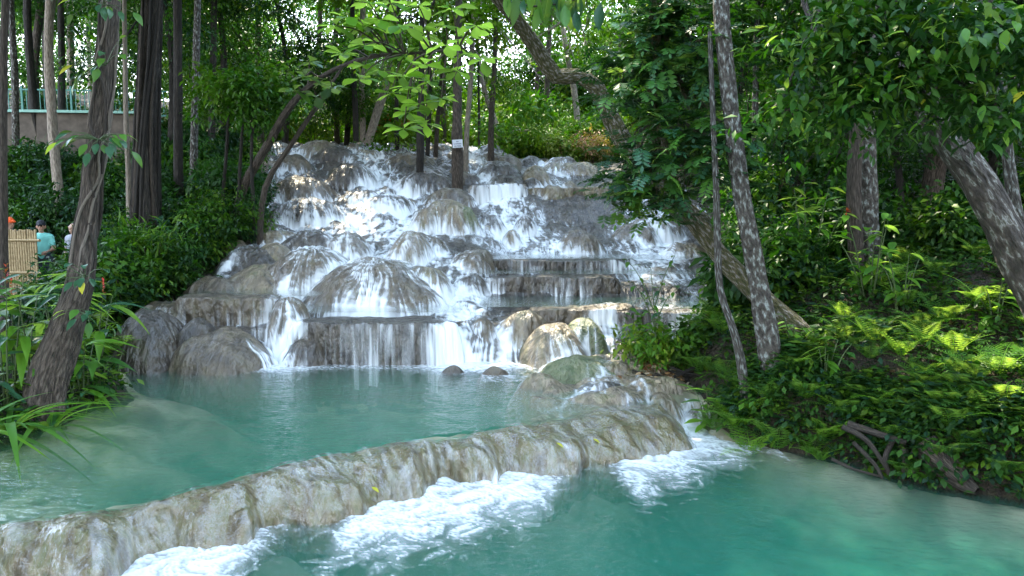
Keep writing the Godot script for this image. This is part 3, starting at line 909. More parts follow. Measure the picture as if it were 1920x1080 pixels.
func build_falls():
	tag(put(film(-7.2, 4.6, 12.25, 16.1, 0.02, 0.026), "falling_water", M.white), "white water pouring over the lower domes and ledges of the falls", "water", "", "structure")
	tag(put(film(-10.0, 5.8, 16.05, 30.0, 0.034, 0.05), "falling_water", M.white), "white water rushing down the upper part of the falls", "water", "", "structure")
	tag(put(film(-0.4, 3.4, 9.35, 12.27, 0.03, 0.03), "falling_water", M.white), "thin white trickles running over the outcrop right of the pools", "water", "", "structure")
	# streaks on the weir
	var b := MB.new()
	var rows := 60
	var cols := 0
	for r in rows:
		cols = 0
		var x := -6.5
		while x < 1.85:
			var k := lerpf(4.2, 12.0, float(rows - 1 - r) / (rows - 1))
			var f := (k - 4.2) / 7.8
			var w := 0.10 + 0.62 * ss(-1.7, -1.0, x) * ss(0.9, 0.1, x) + 0.75 * ss(1.2, 1.7, x) + 0.22 * ss(-2.2, -3.4, x)
			var s := 0.34 * nA.get_noise_2d(x * 6.0 + 0.4 * nA.get_noise_2d(x * 2.0, f * 2.0), f * 1.1) + 0.5 * nB.get_noise_2d(x * 19.0 + 0.5 * nA.get_noise_2d(x * 3.0, f * 2.0), f * 1.8) + 0.35 * nA.get_noise_2d(x * 1.3 + 9.0, f * 0.7)
			var al := ss(0.0, 1.2, s + w * (0.12 + 1.0 * f * f) - 0.42)
			al = maxf(al, 0.2 * ss(0.05, 0.75, 0.7 * nB.get_noise_2d(x * 15.0 + 0.8 * nA.get_noise_2d(x * 2.5, f * 1.5), f * 1.2) + 0.4 * nA.get_noise_2d(x * 2.0, f * 1.5 + 30.0)))
			b.v.append(weir_point(x, k, 0.04 + 0.05 * al * (0.5 + 0.5 * nA.get_noise_2d(x * 8.0, f * 9.0))))
			b.c.append(Color(0.80, 0.83, 0.85, 0.8 * al))
			cols += 1
			x += 0.022
	b.quads(cols, rows)
	b.smooth()
	tag(put(b.done(), "falling_water", M.white), "white streaks of water running down the front of the tan weir", "water", "", "structure")

func build_foam():
	foam("foam", "churning white foam below the tan weir in the lower pool", LOW, -4.6, 3.4, 5.0, 10.6, 0.022, func(x: float, d: float):
		var dw := tab_smooth(x)
		var sl := (tab_smooth(x + 0.3) - tab_smooth(x - 0.3)) / 0.6
		var gap := (dw - d) / sqrt(1.0 + sl * sl) - 0.42
		var st := 0.95 * ss(-1.9, -1.4, x) * ss(0.75, 0.2, x) + 1.0 * ss(1.0, 1.5, x) + 0.9 * ss(-2.1, -2.5, x) + 0.45
		var reach := 0.8 + 1.15 * minf(st, 1.1) + 0.5 * nA.get_noise_1d(x * 1.4)
		return (1.0 * st * ss(reach, reach * 0.15, gap) if gap < reach and gap > -0.2 else 0.0) - 0.05)
	foam("foam", "white foam along the foot of the falls in the upper pool", HIGH, -5.6, 1.2, 10.7, 13.2, 0.03, func(x: float, d: float):
		var best := 0.0
		for q in stream_row(maxf(12.45, minf(d, 13.0))):
			var t: float = (x - q[0]) / (q[1] + 0.35)
			best = maxf(best, q[2] * exp(-t * t))
		for q in stream_row(d):
			var t: float = (x - q[0]) / (q[1] + 0.1)
			best = maxf(best, 1.1 * q[2] * exp(-t * t))
		return maxf((0.55 + 0.9 * best) * ss(11.75 - 0.3 * best, 12.5, d), best * ss(11.0, 11.6, d) * (1.0 if x > -0.5 else 0.0)) - 0.1)

func foam(called: String, label: String, y: float, x0: float, x1: float, d0: float, d1: float, st: float, amount: Callable):
	var b := MB.new()
	var cols := int((x1 - x0) / st) + 1
	var rows := int((d1 - d0) / st) + 1
	for r in rows:
		for k in cols:
			var x := x0 + k * st
			var d := d0 + r * st
			var am: float = amount.call(x, d)
			var al := 0.0
			var up := 0.0
			if am > 0.02:
				var wx := x + 0.18 * nA.get_noise_2d(x * 1.7, d * 1.7)
				var wd := d + 0.18 * nA.get_noise_2d(x * 1.7 + 30.0, d * 1.7)
				var n1 := absf(nA.get_noise_2d(wx * 2.1, wd * 2.6))
				var n2 := absf(nB.get_noise_2d(wx * 5.5, wd * 6.5))
				var n3 := nA.get_noise_2d(wx * 13.0, wd * 15.0)
				var n4 := nB.get_noise_2d(x * 24.0, d * 26.0)
				al = ss(0.0, 1.35, am * 1.15 - 0.6 * n1 - 0.6 * n2 + 0.34 * n3 + 0.30 * n4 - 0.06)
				al = maxf(al, 0.5 * ss(0.05, 1.3, am - 0.35 * n1 - 0.2 * n2))
				up = 0.004 + al * am * (0.010 + 0.014 * (0.5 - n1) + 0.005 * n3)
			b.v.append(Vector3(x, y + up + 0.004, -d))
			b.c.append(Color(0.74, 0.77, 0.78, al * 0.95))
	for r in rows - 1:
		for k in cols - 1:
			var a: int = r * cols + k
			if b.c[a].a + b.c[a + 1].a + b.c[a + cols].a + b.c[a + cols + 1].a > 0.05:
				b.i.append_array([a, a + cols, a + 1, a + 1, a + cols, a + cols + 1])
	b.smooth()
	for k in b.n.size():
		b.n[k] = b.n[k].lerp(Vector3.UP, 0.45).normalized()
	tag(put(b.done(), called, M.white), label, "foam", "", "stuff")

# ------------------------------------------------------------------ plants: shapes
var S := {}   # shared leaf and spray shapes

# one leaf along the frame's z; shape: 0 elliptic, 1 widest near the tip, 2 lance
func leaf(b: MB, f: Transform3D, L: float, W: float, segs: int, droop: float, fold: float, shape := 0, wave := 0.0):
	var from := b.v.size()
	for k in segs + 1:
		var t := float(k) / segs
		var w := 0.0
		if shape == 0:
			w = sin(PI * pow(t, 0.85))
		elif shape == 1:
			w = sin(PI * pow(t, 1.7))
		else:
			w = sin(PI * pow(t, 0.6))
		w = W * 0.5 * maxf(w, 0.04 if k < segs else 0.0)
		var bend := droop * t * t
		var c := Vector3(0, -bend * L, L * t * (1.0 - 0.25 * droop * droop * t))
		var wv := wave * sin(t * 17.0) * w
		b.v.append(f * c)
		b.v.append(f * (c + Vector3(w, fold * w + wv, 0)))
		b.v.append(f * (c + Vector3(-w, fold * w - wv, 0)))
	for k in segs:
		var a := from + k * 3
		b.i.append_array([a, a + 3, a + 1, a + 1, a + 3, a + 4, a, a + 2, a + 3, a + 2, a + 5, a + 3])

func one_leaf(L: float, W: float, segs: int, droop: float, fold: float, shape := 0, wave := 0.0) -> ArrayMesh:
	var b := MB.new()
	leaf(b, Transform3D(), L, W, segs, droop, fold, shape, wave)
	b.smooth()
	return b.done()

# leaves scattered on a short forked twig
func spray(n: int, rad: float, L: float, W: float, shape: int, droop: float) -> ArrayMesh:
	var b := MB.new()
	for k in n:
		var o := rdir() * rad * sqrt(rng.randf()) * Vector3(1, 0.7, 1)
		var dir := (o.normalized() * 0.7 + rdir() * 0.6 + Vector3(0, -0.15, 0)).normalized()
		var q := rng.randf_range(0.75, 1.25)
		leaf(b, Transform3D(frame(dir, (Vector3.UP + rdir() * 0.55).normalized()), o), L * q, W * q, 2, droop, 0.22, shape)
	b.smooth()
	return b.done()

# leaflets in two ranks along a stalk
func pinnate(pairs: int, L: float, ll: float, lw: float, arch: float, segs := 2, taper := 0.35, fall := 0.35) -> ArrayMesh:
	var b := MB.new()
	for k in pairs + 1:
		var t := (k + 0.6) / (pairs + 0.8)
		var p := Vector3(0, L * (0.25 * t - arch * t * t), L * t * (1.0 - 0.18 * arch * t))
		var tan := Vector3(0, 0.25 - 2.0 * arch * t, 1.0).normalized()
		var q := sin(PI * lerpf(0.28, 0.93, t))
		q = lerpf(1.0, q, taper) * (1.0 if taper < 0.9 else sin(PI * lerpf(0.22, 0.97, t)))
		for s in [-1.0, 1.0]:
			if k == pairs and s > 0:
				continue
			var dir := (Vector3(s, 0, 0) + tan * (0.35 if k < pairs else 6.0) + Vector3(0, -fall * rng.randf_range(0.7, 1.3), 0)).normalized()
			leaf(b, Transform3D(frame(dir, tan.cross(Vector3.RIGHT * -1.0).normalized() if k < pairs else Vector3.UP), p), ll * q * rng.randf_range(0.9, 1.1), lw * lerpf(1.0, q, 0.5), segs, 0.12, 0.15, 0)
	var path := []
	for k in 9:
		var t := k / 8.0
		path.append(Vector3(0, L * (0.25 * t - arch * t * t) - 0.002, L * t * (1.0 - 0.18 * arch * t)))
	for k in b.v.size():
		b.uv.append(Vector2.ZERO)
	tube(b, path, [L * 0.008 + 0.002, 0.001], 4, 0.0)
	b.smooth()
	return b.done()

func make_shapes():
	S.fine = [spray(18, 0.32, 0.13, 0.062, 0, 0.2), spray(20, 0.34, 0.115, 0.05, 0, 0.25)]
	S.mid = [spray(13, 0.34, 0.19, 0.085, 0, 0.25), spray(14, 0.36, 0.17, 0.09, 1, 0.2)]
	S.broad = [spray(10, 0.36, 0.27, 0.13, 0, 0.3), spray(9, 0.34, 0.30, 0.12, 1, 0.3)]
	S.lance = [spray(15, 0.34, 0.26, 0.05, 2, 0.35), spray(13, 0.36, 0.30, 0.06, 2, 0.4)]
	S.pinn = [pinnate(5, 0.34, 0.15, 0.058, 0.35, 3), pinnate(6, 0.40, 0.14, 0.055, 0.5, 3), pinnate(4, 0.28, 0.16, 0.065, 0.25, 3)]
	S.fern = [pinnate(16, 0.62, 0.16, 0.021, 0.45, 2, 1.0, 0.12), pinnate(18, 0.72, 0.18, 0.023, 0.65, 2, 1.0, 0.15), pinnate(14, 0.5, 0.15, 0.021, 0.3, 2, 1.0, 0.1)]
	S.palm = [pinnate(13, 0.95, 0.34, 0.04, 0.5, 3, 0.7, 0.3), pinnate(11, 0.8, 0.3, 0.045, 0.4, 3, 0.7, 0.25)]
	S.obov = [one_leaf(0.30, 0.155, 6, 0.12, 0.25, 1), one_leaf(0.34, 0.17, 6, 0.25, 0.2, 1), one_leaf(0.25, 0.14, 6, 0.05, 0.3, 1)]
	S.ovate = [one_leaf(0.20, 0.095, 6, 0.2, 0.25, 0), one_leaf(0.17, 0.09, 6, 0.35, 0.2, 0), one_leaf(0.23, 0.10, 6, 0.3, 0.2, 0)]
	S.long = [one_leaf(0.42, 0.10, 8, 0.35, 0.3, 2, 0.08), one_leaf(0.5, 0.115, 8, 0.5, 0.3, 2, 0.06), one_leaf(0.36, 0.10, 8, 0.2, 0.3, 2, 0.08)]
	S.strap = [one_leaf(0.95, 0.085, 14, 0.95, 0.35, 2), one_leaf(0.8, 0.075, 14, 0.8, 0.35, 2), one_leaf(1.05, 0.09, 14, 1.15, 0.3, 2)]
	S.hang = [one_leaf(0.46, 0.17, 7, 0.15, 0.3, 0), one_leaf(0.40, 0.15, 7, 0.25, 0.3, 0)]
	S.tiny = [one_leaf(0.10, 0.055, 4, 0.2, 0.2, 0)]

# greens as linear base colours
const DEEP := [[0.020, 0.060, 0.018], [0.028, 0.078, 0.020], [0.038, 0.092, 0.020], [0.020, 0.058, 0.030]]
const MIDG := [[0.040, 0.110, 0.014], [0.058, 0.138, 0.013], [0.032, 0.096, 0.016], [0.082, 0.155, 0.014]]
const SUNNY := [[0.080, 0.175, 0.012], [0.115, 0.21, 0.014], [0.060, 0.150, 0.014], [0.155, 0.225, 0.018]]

# many sprays spread through blobs [[middle, radii], ...]: clumps with gaps between
func mass(parent: Node3D, called: String, meshes: Array, blobs: Array, count: int, smin: float, smax: float, cols: Array, clump := 0.5, per := 9) -> void:
	var vol := 0.0
	for q in blobs:
		vol += q[1].x * q[1].y * q[1].z
	var lists := []
	for k in meshes.size():
		lists.append([])
	for q in blobs:
		var want := maxi(2, int(count * q[1].x * q[1].y * q[1].z / vol))
		var made := 0
		while made < want:
			var o := rdir() * pow(rng.randf(), 0.4)
			var cc: Vector3 = q[0] + o * q[1]
			var tone: Array = cols[rng.randi() % cols.size()]
			for j in per:
				if made >= want:
					break
				made += 1
				var p := cc + rdir() * clump * sqrt(rng.randf()) * smax * Vector3(1, 0.65, 1)
				var dir := (Vector3(o.x, 0, o.z).normalized() + rdir() * 0.9).normalized()
				var s := rng.randf_range(smin, smax)
				var bs := frame(Vector3(dir.x, dir.y * 0.4, dir.z), (Vector3.UP + rdir() * 0.35).normalized()).scaled(Vector3(s, s, s))
				var v := rng.randf_range(0.78, 1.25)
				var c2: Array = tone if rng.randf() < 0.75 else cols[rng.randi() % cols.size()]
				lists[rng.randi() % meshes.size()].append([Transform3D(bs, p - parent.position), Color(c2[0] * v, c2[1] * v, c2[2] * v)])
	for k in meshes.size():
		if lists[k].is_empty():
			continue
		var mm := MultiMesh.new()
		mm.transform_format = MultiMesh.TRANSFORM_3D
		mm.use_colors = true
		mm.mesh = meshes[k]
		mm.instance_count = lists[k].size()
		for j in lists[k].size():
			mm.set_instance_transform(j, lists[k][j][0])
			mm.set_instance_color(j, lists[k][j][1])
		var o := MultiMeshInstance3D.new()
		o.multimesh = mm
		o.material_override = M.leaf_mass
		o.name = called
		parent.add_child(o, true)
		o.set_meta("kind", "stuff")

func shifted(path: Array, by: Vector3) -> Array:
	var out := []
	for p in path:
		out.append(p - by)
	return out

# trunk along a path, limbs reaching into the blobs, crown of sprays in the blobs
func tree(called: String, label: String, pts: Array, rr: Array, bark: String, blobs := [], count := 0, shape := "mid", cols := MIDG, group := "", sz := 1.0, sides := 14, flute := 0.0, flare := 0.35) -> Node3D:
	var foot: Vector3 = pts[0]
	var o := base(called, foot)
	tag(o, label, "tree", group)
	var root: Vector3 = foot + (foot - pts[1]).normalized() * 0.35 + Vector3(0, -0.1, 0)
	root.y = minf(root.y, top_of(root.x, -root.z) - 0.25)
	var path := [root]
	path.append_array(pts)
	path = smooth_path(path, 0.22 if -foot.z < 14.0 else 0.45)
	var b := MB.new()
	var r2 := [rr[0]]
	r2.append_array(rr)
	tube(b, shifted(path, foot), r2 if r2.size() > 3 else rr, sides, 0.16, flute, flare, foot.x * 3.0)
	b.smooth()
	put(b.done(), "trunk", M[bark], o)
	if blobs.size() > 0:
		var lb := MB.new()
		var tip: Vector3 = pts[pts.size() - 1]
		for q in blobs:
			var start: Vector3 = path[int(path.size() * rng.randf_range(0.72, 0.98))]
			var mid: Vector3 = start.lerp(q[0], 0.5) + rdir() * 0.12 * start.distance_to(q[0]) + Vector3(0, 0.05, 0)
			var rl: float = clampf(rr[rr.size() - 1] * 0.75, 0.012, 0.14)
			tube(lb, shifted(smooth_path([start, mid, q[0]], 0.4), foot), [rl, rl * 0.35], 7, 0.1)
			for j in 3:
				var e: Vector3 = q[0] + rdir() * q[1] * 0.75
				tube(lb, shifted(smooth_path([mid.lerp(q[0], 0.3 + 0.3 * j), e.lerp(mid, 0.3) + rdir() * 0.1, e], 0.4), foot), [rl * 0.45, rl * 0.15], 5, 0.1)
		lb.smooth()
		put(lb.done(), "limbs", M[bark], o)
		if count > 0:
			mass(o, "crown", S[shape], blobs, count, 0.8 * sz, 1.25 * sz, cols)
	return o

func shrub(called: String, label: String, at: Vector3, rx: float, h: float, count: int, shape: String, cols: Array, group := "", sz := 1.0) -> Node3D:
	var o := base(called, at)
	tag(o, label, "shrub", group)
	var b := MB.new()
	for k in 4:
		var e := Vector3(rng.randf_range(-1, 1) * rx * 0.6, h * rng.randf_range(0.5, 0.85), rng.randf_range(-1, 1) * rx * 0.6)
		tube(b, smooth_path([Vector3(e.x * 0.1, -0.15, e.z * 0.1), e * 0.5 + Vector3(0, 0.1, 0), e], 0.25), [0.022 * sz, 0.006], 6, 0.1)
	b.smooth()
	put(b.done(), "stems", M.twig, o)
	mass(o, "foliage", S[shape], [[at + Vector3(0, h * 0.55, 0), Vector3(rx, h * 0.5, rx)]], count, 0.75 * sz, 1.2 * sz, cols, 0.42, 7)
	return o

# a single leaf as a part
func leaf_part(parent: Node3D, mesh: Mesh, p: Vector3, dir: Vector3, up: Vector3, s: float, m: Material, called := "leaf") -> MeshInstance3D:
	var o := put(mesh, called, m, parent)
	o.transform = Transform3D(frame(dir, up).scaled(Vector3(s, s, s)), p)
	return o

func pick(a: Array):
	return a[rng.randi() % a.size()]

func fern(label: String, at: Vector3, size: float, n: int, mats: Array, group := "ferns on the right bank") -> Node3D:
	var o := base("fern", at)
	tag(o, label, "fern", group)
	var turn := rng.randf() * TAU
	for k in n:
		var a := turn + TAU * (k + rng.randf_range(-0.25, 0.25)) / n
		var up := rng.randf_range(0.5, 1.5)
		leaf_part(o, pick(S.fern), Vector3(cos(a), 0, sin(a)) * 0.03, Vector3(cos(a), up, sin(a)), Vector3.UP, size * rng.randf_range(0.75, 1.15), pick(mats), "frond")
	return o

# leafy stems, each leaf a part
func leafy(called: String, label: String, category: String, at: Vector3, stems: Array, shape: String, per: int, size: float, mats: Array, group := "", droop := 0.2, whorl := 0) -> Node3D:
	var o := base(called, at)
	tag(o, label, category, group)
	for s in stems:
		var b := MB.new()
		var path := smooth_path([Vector3(0, -0.1, 0) + s[0], s[0].lerp(s[1], 0.5) + Vector3(0, 0.06, 0), s[1]], 0.12)
		tube(b, path, [0.012 * size + 0.003, 0.004], 6, 0.05)
		b.smooth()
		var sm := put(b.done(), "stem", M.stem, o)
		for k in per:
			var t := lerpf(0.3, 1.0, float(k) / maxf(1, per - 1))
			var p: Vector3 = path[int(t * (path.size() - 1))]
			var a := k * 2.4 + rng.randf() * 0.5
			var out := Vector3(cos(a), 0.0, sin(a))
			if whorl > 0:
				p = path[path.size() - 1]
			leaf_part(sm, pick(S[shape]), p, out + Vector3(0, rng.randf_range(-droop, 0.45), 0), (Vector3.UP + rdir() * 0.2), size * rng.randf_range(0.8, 1.2), pick(mats))
	return o

# ------------------------------------------------------------------ the forest behind
func build_far():
	make_shapes()
	rng.seed = 501
	# the far wood reads as one mass
	var far := base("far_forest", Vector3(0, 0, 0))
	tag(far, "dense sunlit forest closing the view behind the falls", "forest", "", "stuff")
	var blobs := []
	for k in 120:
		var x := rng.randf_range(-44, 40)
		var d := rng.randf_range(46, 70)
		var y := ground(x, d) + rng.randf_range(1.0, 17.0)
		blobs.append([Vector3(x, y, -d), Vector3(rng.randf_range(2.5, 4.5), rng.randf_range(1.8, 3.2), rng.randf_range(2.0, 3.5))])
	for k in 34:
		var x := -34.0 + k * 2.0
		blobs.append([on(x, 44.0 + (k % 3) * 1.5, 1.6), Vector3(2.0, 1.9, 1.4)])
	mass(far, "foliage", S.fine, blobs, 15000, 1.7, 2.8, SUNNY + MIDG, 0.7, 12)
	# the same wood goes on round the pools, beside and behind the viewer
	var nearw := base("near_forest", Vector3(0, 0, 0))
	tag(nearw, "forest going on round the lower pool beside and behind the viewer", "forest", "", "stuff")
	var ring := []
	for k in 96:
		var an := lerpf(-0.15, PI + 0.15, rng.randf())
		var rad := rng.randf_range(10.5, 15.0)
		var x := cos(an) * rad
		var d := 2.0 - sin(an) * rad * 0.85
		ring.append([Vector3(x, maxf(ground(x, maxf(d, -13.0)), 0.0) + pow(rng.randf(), 0.8) * 15.0, -d), Vector3(2.0, 1.5, 2.0) * rng.randf_range(0.8, 1.3)])
	for k in 20:      # boughs meeting overhead
		ring.append([Vector3(rng.randf_range(-8, 8), rng.randf_range(10.5, 15.0), -rng.randf_range(-6.0, 7.5)), Vector3(1.7, 0.8, 1.7)])
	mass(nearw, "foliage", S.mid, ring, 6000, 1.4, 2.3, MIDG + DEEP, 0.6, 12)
	var tb := MB.new()
	for k in 15:
		var an := lerpf(0.0, PI, (k + 0.5) / 15.0)
		var f := Vector3(cos(an) * 12.5, 0, -(2.0 - sin(an) * 11.0))
		f.y = ground(f.x, maxf(-f.z, -13.0)) - 0.3
		tube(tb, [f, f + Vector3(0.2, 7, 0.1), f + Vector3(-0.1, 15, 0.3)], [0.22, 0.1], 9, 0.15)
	tb.smooth()
	put(tb.done(), "trunks", M.bark_brown, nearw).set_meta("kind", "stuff")
	# slim trees standing round the top of the falls
	var row := [
		[[Vector3(-6.07,5.73,-29.50), Vector3(-6.08,7.11,-29.50), Vector3(-6.11,8.33,-29.50), Vector3(-6.22,11.25,-30.00), Vector3(-6.26,14.43,-30.00)], [0.11, 0.1, 0.09, 0.08, 0.06], "bark_dark", "dark slim trunk left of the pale leaning trunk above the falls"],
		[[Vector3(-5.75,5.69,-30.00), Vector3(-5.35,6.87,-30.00), Vector3(-4.90,8.21,-30.00), Vector3(-4.69,9.44,-30.00), Vector3(-4.66,12.61,-30.50)], [0.17, 0.15, 0.12, 0.1, 0.08], "bark_pale", "pale sunlit trunk leaning to the right above the falls"],
		[[Vector3(-4.32,5.32,-28.50), Vector3(-4.33,6.97,-28.50), Vector3(-4.20,9.11,-28.50), Vector3(-4.20,13.11,-28.50)], [0.08, 0.07, 0.06, 0.05], "bark_dark", "thin dark trunk right of the pale leaning trunk"],
		[[Vector3(-2.94,4.28,-24.00), Vector3(-2.90,5.69,-24.00), Vector3(-2.85,7.17,-24.00), Vector3(-2.79,9.28,-24.00), Vector3(-2.71,11.83,-24.00)], [0.12, 0.095, 0.09, 0.08, 0.06], "bark_dark", "slim dark trunk rising from the dark block in the falls"],
		[[Vector3(-3.03,4.90,-27.00), Vector3(-2.96,6.21,-27.00), Vector3(-2.90,7.69,-27.00), Vector3(-2.97,11.51,-27.00)], [0.08, 0.07, 0.06, 0.05], "bark_dark", "left stem of the pair behind the slim dark trunk"],
		[[Vector3(-2.77,4.96,-27.30), Vector3(-2.68,6.24,-27.30), Vector3(-2.52,7.74,-27.30), Vector3(-2.26,11.60,-27.30)], [0.08, 0.07, 0.06, 0.05], "bark_brown", "right stem of the pair behind the slim dark trunk"],
		[[Vector3(-1.68,3.75,-23.20), Vector3(-1.68,5.44,-23.20), Vector3(-1.65,7.50,-23.20), Vector3(-1.60,9.38,-23.20), Vector3(-1.57,12.22,-23.40)], [0.18, 0.125, 0.12, 0.11, 0.09], "bark_brown", "straight trunk with the white sign, standing in the falls"],
		[[Vector3(-1.54,4.41,-25.00), Vector3(-1.47,5.97,-25.00), Vector3(-1.33,7.68,-25.00), Vector3(-1.20,10.88,-25.00)], [0.09, 0.08, 0.07, 0.05], "bark_pale", "thin pale stem just right of the trunk with the sign"],
		[[Vector3(-0.72,4.86,-26.00), Vector3(-0.71,6.09,-26.00), Vector3(-0.62,7.52,-26.00), Vector3(-0.50,10.15,-26.00), Vector3(-0.44,12.56,-26.00)], [0.11, 0.085, 0.08, 0.07, 0.05], "bark_brown", "slim brown trunk on the flat pale rock at the top of the falls"],
		[[Vector3(-0.39,5.48,-31.00), Vector3(-0.65,6.58,-31.00), Vector3(-0.98,7.54,-31.00), Vector3(-1.36,9.23,-31.00), Vector3(-1.49,12.77,-31.00)], [0.12, 0.1, 0.09, 0.08, 0.06], "bark_pale", "pale trunk leaning to the left behind the slim brown trunk"],
		[[Vector3(-1.25,5.20,-29.00), Vector3(-1.26,7.04,-29.00), Vector3(-1.31,9.81,-29.00)], [0.05, 0.045, 0.03], "bark_dark", "very thin dark stem between the sign and the slim brown trunk"],
		[[Vector3(2.90,6.19,-33.00), Vector3(2.73,8.06,-33.00), Vector3(2.29,10.30,-33.00), Vector3(1.82,13.40,-33.00)], [0.14, 0.12, 0.1, 0.08], "bark_pale", "pale trunk far behind the curved mossy tree"],
		[[Vector3(1.27,6.48,-36.00), Vector3(1.16,8.76,-36.00), Vector3(1.37,11.45,-36.00), Vector3(1.48,14.82,-36.00)], [0.12, 0.1, 0.09, 0.07], "bark_brown", "far brown trunk left of the curved mossy tree"],
		[[Vector3(-8.92,6.38,-35.00), Vector3(-8.93,8.84,-35.00), Vector3(-8.73,11.69,-35.00), Vector3(-8.61,14.49,-35.00)], [0.13, 0.11, 0.1, 0.08], "bark_brown", "far trunk above the top left corner of the falls"],
	]
	for q in row:
		var tip: Vector3 = q[0][q[0].size() - 1]
		var bl := []
		for k in 5:
			bl.append([tip + Vector3(rng.randf_range(-2.6, 2.6), rng.randf_range(-4.5, 2.0), rng.randf_range(-2.5, 2.0)), Vector3(1.5, 1.0, 1.5) * rng.randf_range(0.8, 1.25)])
		tree("slim_tree", q[3], q[0], q[1], q[2], bl, 120, "mid", SUNNY, "slim trees at the top of the falls", 1.3, 9, 0.0, 0.2)
	# sunlit bushes and small trees behind the crest
	for k in 34:
		var d := 31.0 + (k % 3) * 4.0 + rng.randf_range(0, 3)
		var x := lerpf(-13.0, 13.0, (k + rng.randf()) / 34.0) * d / 32.0
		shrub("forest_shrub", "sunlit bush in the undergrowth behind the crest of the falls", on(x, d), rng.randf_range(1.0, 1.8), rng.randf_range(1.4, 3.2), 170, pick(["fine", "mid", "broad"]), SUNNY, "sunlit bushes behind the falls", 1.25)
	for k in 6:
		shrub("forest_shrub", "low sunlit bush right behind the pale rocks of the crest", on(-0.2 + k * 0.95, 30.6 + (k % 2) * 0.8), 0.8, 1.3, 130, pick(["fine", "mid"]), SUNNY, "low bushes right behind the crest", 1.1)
	for k in 22:
		var d := rng.randf_range(36, 47)
		var x := lerpf(-24.0, 20.0, (k + rng.randf()) / 22.0)
		var f := on(x, d)
		var h := rng.randf_range(9, 17)
		if x > -17.0 and x < 7.0:
			h = rng.randf_range(4.0, 6.0)
		var bl := []
		for j in 6:
			bl.append([f + Vector3(rng.randf_range(-2.4, 2.4), h * rng.randf_range(0.35, 1.0), rng.randf_range(-2.2, 2.2)), Vector3(1.9, 1.3, 1.9) * rng.randf_range(0.7, 1.2)])
		tree("forest_tree", "tall leafy tree in the forest far behind the falls", [f, f + Vector3(rng.randf_range(-0.4, 0.4), h * 0.5, 0), f + Vector3(rng.randf_range(-0.8, 0.8), h, 0)], [0.12, 0.09, 0.05], pick(["bark_brown", "bark_pale", "bark_dark"]), bl, 560, pick(["fine", "mid"]), pick([SUNNY, MIDG, SUNNY + MIDG]), "forest trees behind the falls", 1.5, 9)
	# tall canopy trees on the left slope; their crowns arch over the water above the picture
	var tops := [[-13.5, 15.0, 15.0], [-12.0, 20.0, 16.5], [-15.0, 24.0, 18.0], [-12.0, 25.5, 17.0], [-17.0, 19.0, 17.0], [-18.0, 27.0, 19.0], [-16.0, 12.0, 15.0], [-19.5, 15.5, 17.0], [-20.5, 22.5, 19.0], [-12.5, 8.5, 13.5], [-17.0, 7.5, 15.0], [-10.0, 4.5, 12.5], [-14.5, 3.5, 14.0], [-7.5, 32.5, 18.0], [-3.0, 33.2, 18.5], [1.5, 33.4, 18.0], [-9.8, 29.6, 17.0], [-6.0, 30.5, 17.5]]
	for q in tops:
		var f := on(q[0], q[1])
		var h: float = q[2] - f.y
		var lean := 1.5 if q[1] < 10.0 or q[1] > 29.0 else 3.2
		var bl := []
		for j in 8:
			bl.append([f + Vector3(lean + rng.randf_range(-3.6, 4.2), h * rng.randf_range(0.82, 1.12), rng.randf_range(-3.2, 3.2)), Vector3(2.2, 1.1, 2.2) * rng.randf_range(0.8, 1.2)])
		tree("canopy_tree", "tall trunk on the left slope whose crown arches over the water", [f, f + Vector3(0.1, h * 0.4, 0.2), f + Vector3(lean * 0.4, h * 0.75, 0), f + Vector3(lean, h, 0)], [0.12, 0.10, 0.09, 0.07], pick(["bark_brown", "bark_dark", "bark_pale"]), bl, 620, "mid", MIDG + SUNNY, "tall canopy trees", 1.7, 10)
	# crowns over the right bank
	for q in [[8.6, 15.5, 10.5], [9.0, 13.0, 11.5], [12.0, 9.0, 12.0], [8.5, 18.5, 13.0], [13.5, 16.0, 14.0], [9.0, 24.0, 15.0], [14.0, 22.0, 15.0], [10.5, 29.0, 16.0]]:
		var f := on(q[0], q[1])
		var h: float = q[2] - f.y
		var bl := []
		for j in 8:
			bl.append([f + Vector3(-1.2 + rng.randf_range(-3.0, 3.0), h * rng.randf_range(0.55, 1.08), rng.randf_range(-2.8, 2.8)), Vector3(1.9, 1.1, 1.9) * rng.randf_range(0.8, 1.2)])
		tree("canopy_tree", "tall trunk in the shade of the right bank", [f, f + Vector3(0.2, h * 0.4, 0), f + Vector3(-0.6, h * 0.75, 0.2), f + Vector3(-1.2, h, 0)], [0.2, 0.16, 0.13, 0.08], pick(["bark_brown", "bark_dark"]), bl, 620, "mid", MIDG, "trees in the shade of the right bank", 1.5, 10)

